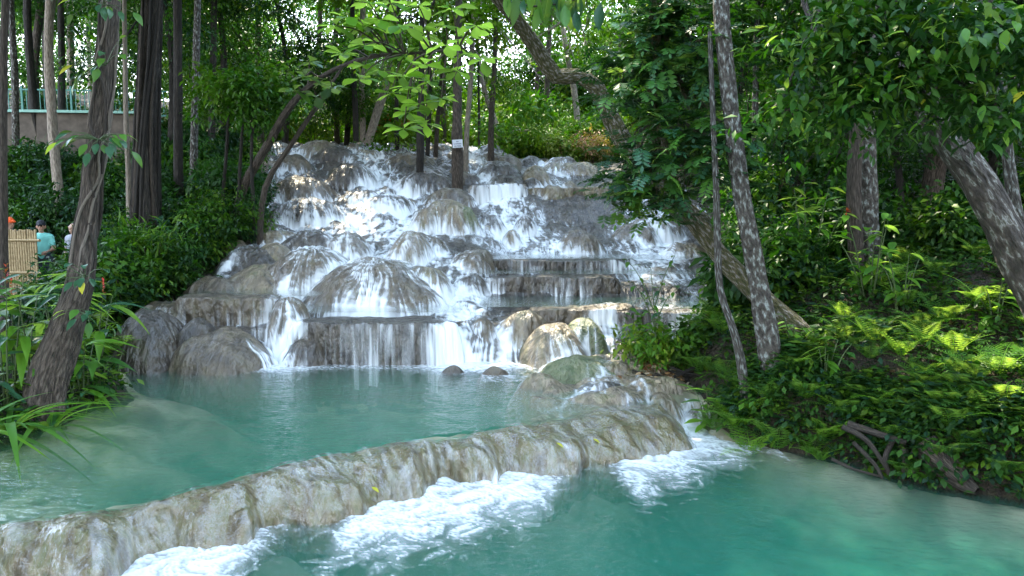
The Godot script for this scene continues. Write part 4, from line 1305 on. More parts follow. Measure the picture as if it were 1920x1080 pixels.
func build_trees():
	rng.seed = 611
	# --- left bank
	var t := tree("vine_tree", "gnarled leaning trunk wrapped in vines, nearest on the left", [Vector3(-5.93,0.88,-9.40), Vector3(-5.76,1.50,-9.50), Vector3(-5.60,2.04,-9.60), Vector3(-5.55,2.86,-9.80), Vector3(-5.46,3.70,-9.90), Vector3(-5.37,4.53,-10.00), Vector3(-5.29,5.51,-10.10), Vector3(-5.23,6.62,-10.20), Vector3(-5.18,8.76,-10.50)], [0.21, 0.15, 0.125, 0.115, 0.11, 0.105, 0.10, 0.09, 0.08], "bark_brown", [[Vector3(-5.0, 10.5, -12.0), Vector3(2.4, 1.2, 2.2)], [Vector3(-3.4, 11.4, -10.5), Vector3(2.2, 1.1, 2.2)], [Vector3(-6.8, 11.6, -11.0), Vector3(2.4, 1.2, 2.4)], [Vector3(-4.5, 12.2, -14.0), Vector3(2.6, 1.2, 2.2)]], 420, "mid", MIDG, "", 1.4, 22, 0.22, 0.5)
	for k in 6:      # vines winding up it
		var path := []
		var ph := k * 1.07
		var sp := rng.randf_range(0.5, 1.3) * (1 if k % 2 else -1)
		var axis := smooth_path([Vector3(-5.87,1.03,-9.40), Vector3(-5.76,1.50,-9.50), Vector3(-5.60,2.04,-9.60), Vector3(-5.55,2.86,-9.80), Vector3(-5.46,3.70,-9.90), Vector3(-5.37,4.53,-10.00), Vector3(-5.29,5.51,-10.10), Vector3(-5.23,6.62,-10.20)], 0.12)
		for j in axis.size():
			var h := float(j) / axis.size()
			var a := ph + sp * h * 6.0 + 0.6 * nA.get_noise_1d(h * 7.0 + k * 5.0)
			path.append(axis[j] + Vector3(cos(a), 0, sin(a)) * (lerpf(0.15, 0.10, h) + 0.01) - t.position)
		var b := MB.new()
		tube(b, path, [0.024, 0.014], 7, 0.2)
		b.smooth()
		put(b.done(), "vine", M.bark_brown if k % 2 else M.bark_pale, t)
	tree("pale_tree", "short pale lichened stem leaning against the vine-wrapped trunk", [Vector3(-6.14,0.99,-9.60), Vector3(-5.90,1.55,-9.65), Vector3(-5.73,1.92,-9.70), Vector3(-5.64,2.31,-9.75)], [0.13, 0.10, 0.09, 0.07], "bark_lichen", [], 0, "mid", MIDG, "", 1.0, 14)
	var big := tree("strangler_fig", "massive dark fluted trunk hung with aerial roots on the left slope", [Vector3(-8.36,2.03,-17.00), Vector3(-8.25,3.60,-17.00), Vector3(-8.14,5.37,-17.00), Vector3(-7.99,6.99,-17.00), Vector3(-7.82,8.81,-17.00), Vector3(-7.54,12.32,-17.00)], [0.27, 0.205, 0.185, 0.17, 0.16, 0.15], "bark_dark", [[Vector3(-6.5, 14.0, -17.0), Vector3(3.0, 1.4, 2.8)], [Vector3(-9.0, 15.0, -15.5), Vector3(3.0, 1.4, 2.8)], [Vector3(-4.2, 15.0, -15.0), Vector3(2.8, 1.3, 2.6)], [Vector3(-6.0, 15.5, -19.5), Vector3(3.0, 1.4, 2.6)], [Vector3(-3.2, 14.4, -18.2), Vector3(2.6, 1.3, 2.4)]], 1100, "mid", MIDG, "", 1.6, 30, 0.42, 0.5)
	for k in 9:
		var a := k * 0.72 + 0.3
		var ax := smooth_path([Vector3(-8.36,2.03,-17.00), Vector3(-8.25,3.60,-17.00), Vector3(-8.14,5.37,-17.00), Vector3(-7.99,6.99,-17.00), Vector3(-7.82,8.81,-17.00)], 0.4)
		var path := []
		for j in ax.size():
			var h := float(j) / ax.size()
			path.append(ax[j] + Vector3(cos(a + 0.5 * sin(h * 4 + k)), 0, sin(a + 0.5 * sin(h * 4 + k))) * lerpf(0.29, 0.18, h) - big.position)
		var b := MB.new()
		tube(b, path, [0.05, 0.026], 7, 0.25)
		b.smooth()
		put(b.done(), "aerial_root", M.bark_dark if k % 3 else M.bark_brown, big)
	var slim := [
		[[Vector3(-8.89,2.65,-20.00), Vector3(-8.81,5.10,-20.00), Vector3(-8.67,8.50,-20.00), Vector3(-8.53,12.43,-20.00)], [0.12, 0.11, 0.1, 0.08], "bark_dark", "slim dark trunk right of the massive fluted trunk"],
		[[Vector3(-8.76,2.85,-20.60), Vector3(-8.63,5.16,-20.60), Vector3(-8.39,8.67,-20.60), Vector3(-8.16,12.72,-20.60)], [0.1, 0.09, 0.08, 0.07], "bark_lichen", "slim pale trunk, second to the right of the massive fluted trunk"],
		[[Vector3(-8.55,1.57,-12.50), Vector3(-8.39,4.31,-12.50), Vector3(-8.21,6.44,-12.50), Vector3(-8.03,8.57,-12.50)], [0.07, 0.06, 0.055, 0.05], "bark_brown", "thin brown stem at the picture's left edge"],
		[[Vector3(-14.43,4.70,-22.00), Vector3(-14.32,6.82,-22.00), Vector3(-14.29,9.05,-22.00), Vector3(-14.13,11.96,-22.00)], [0.1, 0.085, 0.08, 0.06], "bark_lichen", "thin grey trunk in front of the green railing"],
		[[Vector3(-16.99,6.77,-27.00), Vector3(-16.79,8.79,-27.00), Vector3(-16.46,10.43,-27.00), Vector3(-16.15,13.29,-27.00)], [0.17, 0.14, 0.12, 0.1], "bark_brown", "brown trunk behind the green railing"],
		[[Vector3(-14.80,6.23,-25.00), Vector3(-14.69,8.19,-25.00), Vector3(-14.62,9.88,-25.00), Vector3(-14.49,12.52,-25.00)], [0.12, 0.1, 0.09, 0.07], "bark_dark", "dark slim trunk at the right end of the green railing"],
		[[Vector3(-9.44,2.74,-18.50), Vector3(-9.41,3.91,-18.50), Vector3(-9.39,5.58,-18.50), Vector3(-9.25,9.32,-18.50)], [0.07, 0.06, 0.05, 0.04], "bark_pale", "thin pale stem just left of the massive fluted trunk"],
		[[Vector3(-17.35,7.80,-30.00), Vector3(-17.24,10.04,-30.00), Vector3(-17.13,13.25,-30.00)], [0.14, 0.12, 0.09], "bark_pale", "pale sunlit trunk far behind the green railing"],
		[[Vector3(-9.59,4.18,-24.00), Vector3(-9.44,6.68,-24.00), Vector3(-9.26,9.60,-24.00), Vector3(-9.10,12.77,-24.00)], [0.11, 0.1, 0.08, 0.06], "bark_dark", "dim trunk half hidden by leaves left of the leaning trunk"],
	]
	for q in slim:
		var tip: Vector3 = q[0][q[0].size() - 1]
		var bl := []
		for k in 4:
			bl.append([tip + Vector3(rng.randf_range(-2, 2.6), rng.randf_range(-0.5, 3.0), rng.randf_range(-2, 2)), Vector3(1.6, 1.0, 1.6)])
		tree("slim_tree", q[3], q[0], q[1], q[2], bl, 300, "mid", MIDG, "slim trees on the left slope", 1.3, 10, 0.0, 0.25)
	tree("leaning_pole", "thin bare pole leaning to the right at the upper left of the falls", [Vector3(-5.97,3.59,-18.20), Vector3(-5.28,4.68,-18.20), Vector3(-4.59,5.66,-18.20), Vector3(-4.13,6.49,-18.50)], [0.07, 0.06, 0.05, 0.03], "bark_brown", [], 0, "mid", MIDG, "", 1.0, 9, 0.0, 0.0)
	for k in 3:
		tree("sapling", ["leftmost of three thin stems beside the leaning almond trunk", "middle of three thin stems beside the leaning almond trunk", "rightmost of three thin stems beside the leaning almond trunk"][k], [[Vector3(-7.30,3.40,-19.00), Vector3(-7.18,4.47,-19.00), Vector3(-7.05,5.78,-19.00)], [Vector3(-6.82,3.46,-18.80), Vector3(-6.73,4.58,-18.80), Vector3(-6.60,5.88,-18.80)], [Vector3(-6.41,3.50,-18.60), Vector3(-6.41,4.44,-18.60), Vector3(-6.31,5.59,-18.60)]][k], [0.045, 0.04, 0.03], "bark_dark", [[[Vector3(-7.11,5.91,-19.00), Vector3(-6.41,5.99,-18.70), Vector3(-6.09,5.64,-18.50)][k], Vector3(0.8, 0.6, 0.7)]], 90, "mid", MIDG, "thin stems at the left of the falls", 1.0, 8)
	# --- the curved mossy tree over the crest
	tree("curved_tree", "thick mossy trunk with an elbow bend arching over the top of the falls", [Vector3(6.45,1.74,-19.60), Vector3(5.01,2.60,-19.00), Vector3(3.65,3.45,-18.40), Vector3(2.86,4.33,-18.00), Vector3(2.40,5.14,-18.00), Vector3(1.99,5.94,-18.00), Vector3(1.53,6.21,-18.00), Vector3(1.03,6.21,-18.00), Vector3(0.68,6.64,-17.80), Vector3(0.30,7.11,-17.50), Vector3(-0.06,7.50,-17.20), Vector3(-0.35,7.79,-17.00), Vector3(-1.13,8.85,-16.50), Vector3(-2.17,10.34,-16.00)], [0.28, 0.27, 0.26, 0.24, 0.22, 0.20, 0.18, 0.195, 0.165, 0.15, 0.15, 0.14, 0.12, 0.08], "bark_moss", [[Vector3(0.2, 9.2, -16.5), Vector3(1.6, 0.8, 1.4)], [Vector3(-2.0, 9.6, -16.0), Vector3(1.8, 0.9, 1.5)], [Vector3(2.2, 9.8, -17.0), Vector3(1.8, 0.9, 1.5)]], 260, "broad", MIDG, "", 1.2, 16, 0.1)
	# --- right bank trunks
	tree("lichen_tree", "slender trunk blotched with white lichen, nearest on the right bank", [Vector3(3.54,0.69,-9.90), Vector3(3.44,1.29,-9.90), Vector3(3.30,2.14,-10.00), Vector3(3.15,2.79,-10.00), Vector3(3.04,3.50,-10.10), Vector3(2.93,4.42,-10.20), Vector3(2.83,5.42,-10.30), Vector3(2.79,6.28,-10.40), Vector3(2.74,8.81,-10.60)], [0.155, 0.125, 0.115, 0.11, 0.105, 0.10, 0.095, 0.09, 0.08], "bark_lichen", [[Vector3(3.2, 9.4, -10.6), Vector3(1.8, 0.9, 1.7)], [Vector3(1.6, 10.0, -11.2), Vector3(1.8, 0.9, 1.7)], [Vector3(4.4, 10.2, -11.8), Vector3(1.9, 0.9, 1.8)]], 330, "mid", MIDG, "", 1.3, 18, 0.08)
	tree("thin_tree", "thin crooked grey stem left of the lichened trunk", [Vector3(3.07,0.93,-9.80), Vector3(2.94,1.45,-9.80), Vector3(2.77,2.01,-9.90), Vector3(2.74,2.79,-10.00), Vector3(2.70,3.49,-10.00), Vector3(2.69,4.42,-10.20), Vector3(2.65,5.42,-10.30)], [0.06, 0.05, 0.046, 0.044, 0.04, 0.035, 0.03], "bark_lichen", [], 0, "mid", MIDG, "", 1.0, 10)
	tree("twin_trunk_tree", "brown left stem of the twin trunks on the right bank", [Vector3(5.84,0.99,-12.40), Vector3(5.74,2.12,-12.40), Vector3(5.63,3.18,-12.40), Vector3(5.63,4.30,-12.40), Vector3(5.59,5.58,-12.40), Vector3(5.43,7.23,-12.40), Vector3(5.29,8.85,-12.40)], [0.14, 0.115, 0.11, 0.10, 0.1, 0.09, 0.08], "bark_brown", [[Vector3(5.2, 9.6, -12.6), Vector3(2.0, 0.9, 1.8)], [Vector3(6.6, 10.2, -13.4), Vector3(2.0, 0.9, 1.8)]], 300, "mid", MIDG, "twin trunks on the right bank", 1.3, 14, 0.12)
	tree("twin_trunk_tree", "lichened right stem of the twin trunks on the right bank", [Vector3(6.16,0.93,-12.65), Vector3(6.08,2.10,-12.65), Vector3(5.98,3.45,-12.65), Vector3(5.87,4.76,-12.65), Vector3(5.84,5.97,-12.65), Vector3(5.88,7.74,-12.65), Vector3(5.90,9.21,-12.65)], [0.18, 0.155, 0.145, 0.14, 0.13, 0.12, 0.1], "bark_lichen", [[Vector3(7.4, 10.2, -12.0), Vector3(2.0, 0.9, 1.8)], [Vector3(5.8, 11.0, -11.6), Vector3(2.0, 0.9, 1.8)]], 300, "mid", MIDG, "twin trunks on the right bank", 1.3, 16, 0.1)
	tree("lichen_tree", "thin lichened stem in front of the big leaning trunk at the right edge", [Vector3(6.77,2.31,-9.70), Vector3(6.45,3.00,-9.60), Vector3(6.33,3.54,-9.60), Vector3(6.21,4.21,-9.60), Vector3(6.08,4.99,-9.60), Vector3(5.89,5.90,-9.60), Vector3(5.69,6.91,-9.60)], [0.085, 0.075, 0.07, 0.065, 0.06, 0.055, 0.045], "bark_lichen", [[Vector3(5.6, 7.6, -9.6), Vector3(1.2, 0.7, 1.0)]], 90, "mid", MIDG, "", 1.0, 12)
	tree("thin_tree", "thin dark stem between the twin trunks and the big leaning trunk", [Vector3(7.81,2.47,-15.00), Vector3(7.70,3.74,-15.00), Vector3(7.44,5.09,-15.00), Vector3(7.29,6.52,-15.00)], [0.07, 0.06, 0.05, 0.04], "bark_dark", [[Vector3(7.18,6.52,-15.00), Vector3(1.3, 0.8, 1.1)]], 90, "mid", MIDG, "", 1.0, 10)
	tree("thin_tree", "thin dim stem right of the lichened trunk's upper part", [Vector3(5.89,2.75,-18.00), Vector3(5.77,4.89,-18.00), Vector3(5.74,6.74,-18.00), Vector3(5.72,8.91,-18.00)], [0.09, 0.08, 0.07, 0.06], "bark_lichen", [[Vector3(5.82,8.67,-18.00), Vector3(1.8, 1.2, 1.6)]], 160, "mid", MIDG, "", 1.2, 10)

# ------------------------------------------------------------------ left bank
func bx(b: MB, c: Vector3, s: Vector3, ba := Basis()):
	var from := b.v.size()
	for f in [[Vector3.RIGHT, Vector3.UP, Vector3.BACK], [Vector3.LEFT, Vector3.UP, Vector3.FORWARD], [Vector3.UP, Vector3.BACK, Vector3.RIGHT], [Vector3.DOWN, Vector3.FORWARD, Vector3.RIGHT], [Vector3.BACK, Vector3.UP, Vector3.LEFT], [Vector3.FORWARD, Vector3.UP, Vector3.RIGHT]]:
		var k := b.v.size()
		for q in [[-1, -1], [1, -1], [1, 1], [-1, 1]]:
			b.v.append(c + ba * ((f[0] + f[1] * q[0] + f[2] * q[1]) * s * 0.5))
		var nn: Vector3 = ba * f[0]
		var w := (b.v[k + 2] - b.v[k]).cross(b.v[k + 1] - b.v[k])
		if w.dot(nn) > 0:
			b.i.append_array([k, k + 1, k + 2, k, k + 2, k + 3])
		else:
			b.i.append_array([k, k + 2, k + 1, k, k + 3, k + 2])

func box_mesh(s: Vector3) -> ArrayMesh:
	var b := MB.new()
	bx(b, Vector3.ZERO, s)
	b.smooth()
	return b.done()

func build_left():
	rng.seed = 702
	# bamboo fence beside the path
	var fence := base("bamboo_fence", Vector3(-11.2, 1.42, -16.4))
	tag(fence, "low tan bamboo fence behind the broad-leaved plants at the left edge", "fence")
	M.bamboo = mat(ntex(0.03, [[0.0, 0.16, 0.11, 0.05], [0.5, 0.33, 0.24, 0.12], [1.0, 0.44, 0.34, 0.19]], 51, 3), 0.6, Vector3(2, 0.6, 2))
	var cane := CylinderMesh.new()
	cane.top_radius = 0.026
	cane.bottom_radius = 0.026
	cane.height = 1.5
	cane.radial_segments = 8
	cane.rings = 1
	for k in 46:
		var c := put(cane, "cane", M.bamboo, fence)
		c.position = Vector3(-1.6 + k * 0.056, 0.47 + rng.randf_range(-0.015, 0.02), rng.randf_range(-0.006, 0.006) + k * 0.006)
		c.rotation.z = rng.randf_range(-0.02, 0.02)
	for y in [0.3, 1.0]:
		var rb := MB.new()
		tube(rb, [Vector3(-1.65, y, 0.045), Vector3(-0.3, y, 0.12), Vector3(1.05, y, 0.325)], [0.03, 0.03], 8, 0.05)
		rb.smooth()
		put(rb.done(), "rail", M.bamboo, fence)
	# concrete wall of the terrace up the slope, with a green-topped slab and railing
	M.concrete = mat(ntex(0.012, [[0.0, 0.06, 0.048, 0.038], [0.5, 0.10, 0.08, 0.062], [1.0, 0.14, 0.115, 0.09]], 52, 4), 0.9, Vector3(0.5, 0.5, 0.5))
	M.teal = mat(ntex(0.01, [[0.0, 0.16, 0.33, 0.27], [0.5, 0.22, 0.44, 0.36], [1.0, 0.28, 0.48, 0.40]], 53, 3), 0.55, Vector3(0.5, 0.5, 0.5))
	M.rail = mat(lin(0.01, 0.14, 0.11), 0.45)
	var w := base("terrace_wall", Vector3(-15.2, 4.6, -24.0))
	tag(w, "beige concrete terrace wall with a pale green coping at the upper left", "wall")
	var wo := put(box_mesh(Vector3(6.4, 2.1, 0.35)), "wall", M.concrete, w)
	wo.position = Vector3(0, 0.48, 0)
	var co := put(box_mesh(Vector3(6.6, 0.08, 2.4)), "coping", M.teal, w)
	co.position = Vector3(0, 1.58, -0.9)
	w.rotation.y = 0.10
	var r := base("railing", Vector3(-15.2, 6.26, -26.2))
	tag(r, "dark green metal railing on the terrace at the upper left", "railing")
	r.rotation.y = 0.10
	for y in [0.12, 0.95]:
		var q := put(box_mesh(Vector3(6.4, 0.05, 0.05)), "rail", M.rail, r)
		q.position.y = y
	for k in 44:
		var q := put(box_mesh(Vector3(0.022, 0.86, 0.022)) if k % 11 else box_mesh(Vector3(0.06, 1.1, 0.06)), "baluster" if k % 11 else "post", M.rail, r)
		q.position = Vector3(-3.15 + k * 0.145, 0.53, 0.0)
	# undergrowth on the slope
	var spots := 0
	var tries := 0
	while spots < 62 and tries < 600:
		tries += 1
		var d := rng.randf_range(12.4, 29.0)
		var x := rng.randf_range(-d * 0.72 - 1.2, left_edge(d) - 0.35)
		if d < 19.0 and x < -8.3 and x > -13.0:
			continue
		if d > 23.0 and d < 28.0 and x < -11.5:
			continue
		spots += 1
		var near := left_edge(d) - x < 1.6
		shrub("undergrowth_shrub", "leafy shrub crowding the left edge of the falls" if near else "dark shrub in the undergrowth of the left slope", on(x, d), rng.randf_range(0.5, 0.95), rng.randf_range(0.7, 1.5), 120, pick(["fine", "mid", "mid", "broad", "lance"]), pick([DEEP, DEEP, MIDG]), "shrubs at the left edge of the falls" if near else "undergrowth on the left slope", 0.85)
	# low bushes along the rim of the falls and the bank near the fence
	for q in [[-7.4, 15.6, 0.8, 1.1], [-7.2, 17.2, 0.8, 1.3], [-7.0, 18.6, 0.9, 1.5], [-7.4, 19.8, 0.9, 1.6], [-7.8, 14.2, 0.7, 0.9], [-8.8, 15.0, 0.8, 1.0], [-8.6, 16.8, 0.9, 1.3], [-7.9, 21.0, 1.0, 1.5], [-8.6, 22.5, 1.0, 1.6]]:
		shrub("rim_bush", "dense dark green bush on the bank along the falls' left rim", on(q[0], q[1]), q[2], q[3], 190, pick(["fine", "mid"]), DEEP + MIDG, "bushes on the left rim of the falls", 0.8)
	for q in [[-10.6, 19.4], [-12.0, 19.6], [-13.4, 18.8], [-9.4, 19.8], [-14.2, 16.6], [-11.4, 21.2]]:
		shrub("undergrowth_shrub", "dark shrub on the slope behind the bamboo fence", on(q[0], q[1]), 0.9, 1.5, 150, "mid", DEEP, "shrubs behind the bamboo fence", 0.9)
	# leafy trees filling the upper left
	for q in [[-11.5, 27.5, 9.0], [-9.0, 30.0, 6.0], [-13.5, 30.5, 7.5], [-7.0, 32.0, 5.0], [-16.5, 27.0, 10.0], [-19.0, 31.0, 11.0], [-15.0, 34.0, 12.0], [-10.5, 23.2, 7.2], [-9.8, 25.5, 8.0]]:
		var f := on(q[0], q[1])
		var bl := []
		for j in 8:
			bl.append([f + Vector3(rng.randf_range(-1.8, 1.8), q[2] * rng.randf_range(0.25, 0.95), rng.randf_range(-1.5, 1.5)), Vector3(1.3, 0.9, 1.2) * rng.randf_range(0.8, 1.2)])
		tree("slope_tree", "small-leaved tree filling the upper left behind the massive trunk", [f, f + Vector3(0.2, q[2] * 0.5, 0), f + Vector3(-0.2, q[2] * 0.95, 0)], [0.12, 0.09, 0.05], "bark_dark", bl, 560, pick(["fine", "mid"]), pick([MIDG, DEEP + MIDG, SUNNY + MIDG]), "leafy trees in the upper left", 1.05, 9)
	# broad-leaved ginger plants in front of the fence
	var gl := ["tall red-flowered ginger plant at the picture's left edge", "ginger plant with big upright leaves in front of the bamboo fence", "ginger plant leaning right in front of the bamboo fence", "ginger plant between the fence and the vine-wrapped trunk", "low ginger plant under the bamboo fence at the left edge", "ginger plant with red flower spikes right of the vine-wrapped trunk", "arching ginger plant behind the red flower spikes", "ginger plant at the foot of the vine-wrapped trunk"]
	var gp := [[-6.45, 9.3, 1.8], [-6.2, 9.6, 1.5], [-6.7, 9.9, 1.75], [-6.6, 10.8, 1.6], [-6.9, 9.2, 1.0], [-6.5, 11.4, 1.25], [-6.9, 11.9, 1.3], [-6.0, 10.2, 0.75]]
	for k in gp.size():
		var q: Array = gp[k]
		var at := on(q[0], q[1])
		var stems := []
		for j in 4:
			var a := j * 1.57 + rng.randf()
			var sp := Vector3(cos(a), 0, sin(a)) * rng.randf_range(0.12, 0.42)
			stems.append([sp * 0.25, sp + Vector3(0, q[2] * rng.randf_range(0.75, 1.1), 0)])
		var o := leafy("ginger_plant", gl[k], "plant", at, stems, "long", 7, 1.2, [M.g0, M.g1, M.g4, M.g2], "ginger plants on the left bank", 0.35)
		if k in [0, 2, 5, 6]:
			for j in 2:
				var fb := MB.new()
				var tip: Vector3 = stems[j][1] + Vector3(0, 0.05, 0)
				for m in 12:
					leaf(fb, Transform3D(frame((rdir() * 0.6 + Vector3(0.2, 0.6, 0.1)).normalized()), tip + Vector3(0.1, 0.9, 0.05).normalized() * m * 0.02), 0.06, 0.03, 2, 0.2, 0.4, 0)
				fb.smooth()
				put(fb.done(), "flower", M.red, o)
	# feathery palm-like plants
	for q in [[-6.9, 11.3, 0.9, "feathery palm-like plant just right of the vine-wrapped trunk"], [-7.3, 12.6, 1.0, "feathery palm-like plant above the rough dark rock on the left"], [-7.9, 13.4, 1.1, "feathery palm-like plant below the massive fluted trunk"], [-6.55, 12.2, 0.7, "small feathery plant over the left end of the falls"]]:
		var o := base("feather_palm", on(q[0], q[1]))
		tag(o, q[3], "palm", "feathery plants on the left bank")
		for k in 9:
			var a := TAU * k / 9.0 + rng.randf() * 0.4
			leaf_part(o, pick(S.palm), Vector3(0, 0.3 * q[2], 0), Vector3(cos(a), rng.randf_range(0.35, 1.1), sin(a)), Vector3.UP, q[2] * rng.randf_range(0.85, 1.2), pick([M.g1, M.g2, M.g0, M.g3]), "frond")
		var sb := MB.new()
		tube(sb, [Vector3(0, -0.15, 0), Vector3(0, 0.15, 0), Vector3(0, 0.32 * q[2], 0)], [0.03, 0.018], 7, 0.1)
		sb.smooth()
		put(sb.done(), "stem", M.stem, o)
	# strap-leaved lilies at the waterline
	for q in [[-5.95, 8.6, 1.1, "strap-leaved lily drooping over the water at the left edge"], [-5.75, 9.05, 0.95, "second strap-leaved lily, right of the one at the left edge"], [-6.15, 8.25, 1.1, "strap-leaved lily cut by the picture's left edge"], [-5.75, 10.1, 0.55, "small strap-leaved tuft by the tan stone on the left shore"]]:
		var o := base("strap_lily", on(q[0], q[1], 0.02))
		tag(o, q[3], "lily", "strap-leaved plants at the left waterline")
		for k in 17:
			var a := k * 2.4
			leaf_part(o, pick(S.strap), Vector3(cos(a), 0, sin(a)) * 0.05, Vector3(cos(a), rng.randf_range(0.7, 2.0), sin(a)), Vector3.UP, q[2] * rng.randf_range(0.75, 1.1), pick([M.g1, M.g2, M.g1, M.g0]))
	# low leafy plants by the foot of the vine-wrapped trunk
	for q in [[-5.95, 10.6], [-6.3, 10.9], [-6.1, 11.3], [-6.6, 11.0], [-5.85, 9.7], [-6.7, 9.9], [-6.5, 9.0]]:
		var st := []
		for j in 5:
			st.append([Vector3.ZERO, Vector3(rng.randf_range(-0.25, 0.25), rng.randf_range(0.2, 0.45), rng.randf_range(-0.25, 0.25))])
		leafy("shore_plant", "low leafy plant on the left shore near the vine-wrapped trunk", "plant", on(q[0], q[1]), st, "ovate", 5, 0.75, [M.g0, M.g1, M.g2, M.g4], "low plants on the left shore")
	# climbers with glossy leaves on the trunk
	var cl := [[Vector3(-5.32,3.94,-9.75), 22, "glossy climber with a spray of bluish leaves halfway up the vine-wrapped trunk"], [Vector3(-5.36,2.20,-9.35), 12, "climber low on the vine-wrapped trunk above the pale stem"], [Vector3(-5.22,4.91,-9.85), 14, "climber high on the vine-wrapped trunk"], [Vector3(-5.33,1.73,-9.30), 9, "small climber with a yellow leaf at the foot of the vine-wrapped trunk"], [Vector3(-5.27,5.66,-9.90), 14, "topmost climber on the vine-wrapped trunk"]]
	for q in cl:
		var o := base("climber", q[0])
		tag(o, q[2], "climber", "climbers on the vine-wrapped trunk")
		for k in q[1]:
			var dir := Vector3(rng.randf_range(-1, 1), rng.randf_range(-0.5, 0.35), rng.randf_range(0.0, 0.9)).normalized()
			var p := dir * rng.randf_range(0.12, 0.5) * Vector3(1.2, 0.8, 0.8)
			var sb := MB.new()
			tube(sb, [Vector3.ZERO, p * 0.5 + Vector3(0, 0.04, 0), p], [0.006, 0.003], 5, 0.0)
			sb.smooth()
			var sk := put(sb.done(), "stalk", M.stem, o)
			leaf_part(sk, pick(S.ovate), p, dir + Vector3(0, -0.45, 0), (Vector3.UP + rdir() * 0.35), rng.randf_range(0.7, 1.1), M.gy if k == 3 else pick([M.g4, M.g0, M.g1, M.g4]))
	# ground cover
	cover("ground_cover", "low leafy ground cover on the left bank", func(): 
		var d := rng.randf_range(6.5, 30.0)
		return Vector2(left_edge(d) - 0.15 - pow(rng.randf(), 1.3) * (d * 0.35 + 2.0), d), 2600, DEEP + MIDG)

func cover(called: String, label: String, where: Callable, n: int, cols: Array):
	var o := base(called, Vector3.ZERO)
	tag(o, label, "ground cover", "", "stuff")
	var lists := [[], [], []]
	var shapes := [S.fine[0], S.mid[0], S.mid[1]]
	for k in n:
		var q: Vector2 = where.call()
		var s := rng.randf_range(0.45, 0.95)
		var c: Array = pick(cols)
		var v := rng.randf_range(0.7, 1.2)
		lists[rng.randi() % 3].append([Transform3D(Basis(Vector3.UP, rng.randf() * TAU).scaled(Vector3(s, s * 0.7, s)), on(q.x, q.y, 0.10)), Color(c[0] * v, c[1] * v, c[2] * v)])
	for k in 3:
		var mm := MultiMesh.new()
		mm.transform_format = MultiMesh.TRANSFORM_3D
		mm.use_colors = true
		mm.mesh = shapes[k]
		mm.instance_count = lists[k].size()
		for j in lists[k].size():
			mm.set_instance_transform(j, lists[k][j][0])
			mm.set_instance_color(j, lists[k][j][1])
		var mi := MultiMeshInstance3D.new()
		mi.multimesh = mm
		mi.material_override = M.leaf_mass
		mi.name = "foliage"
		o.add_child(mi, true)

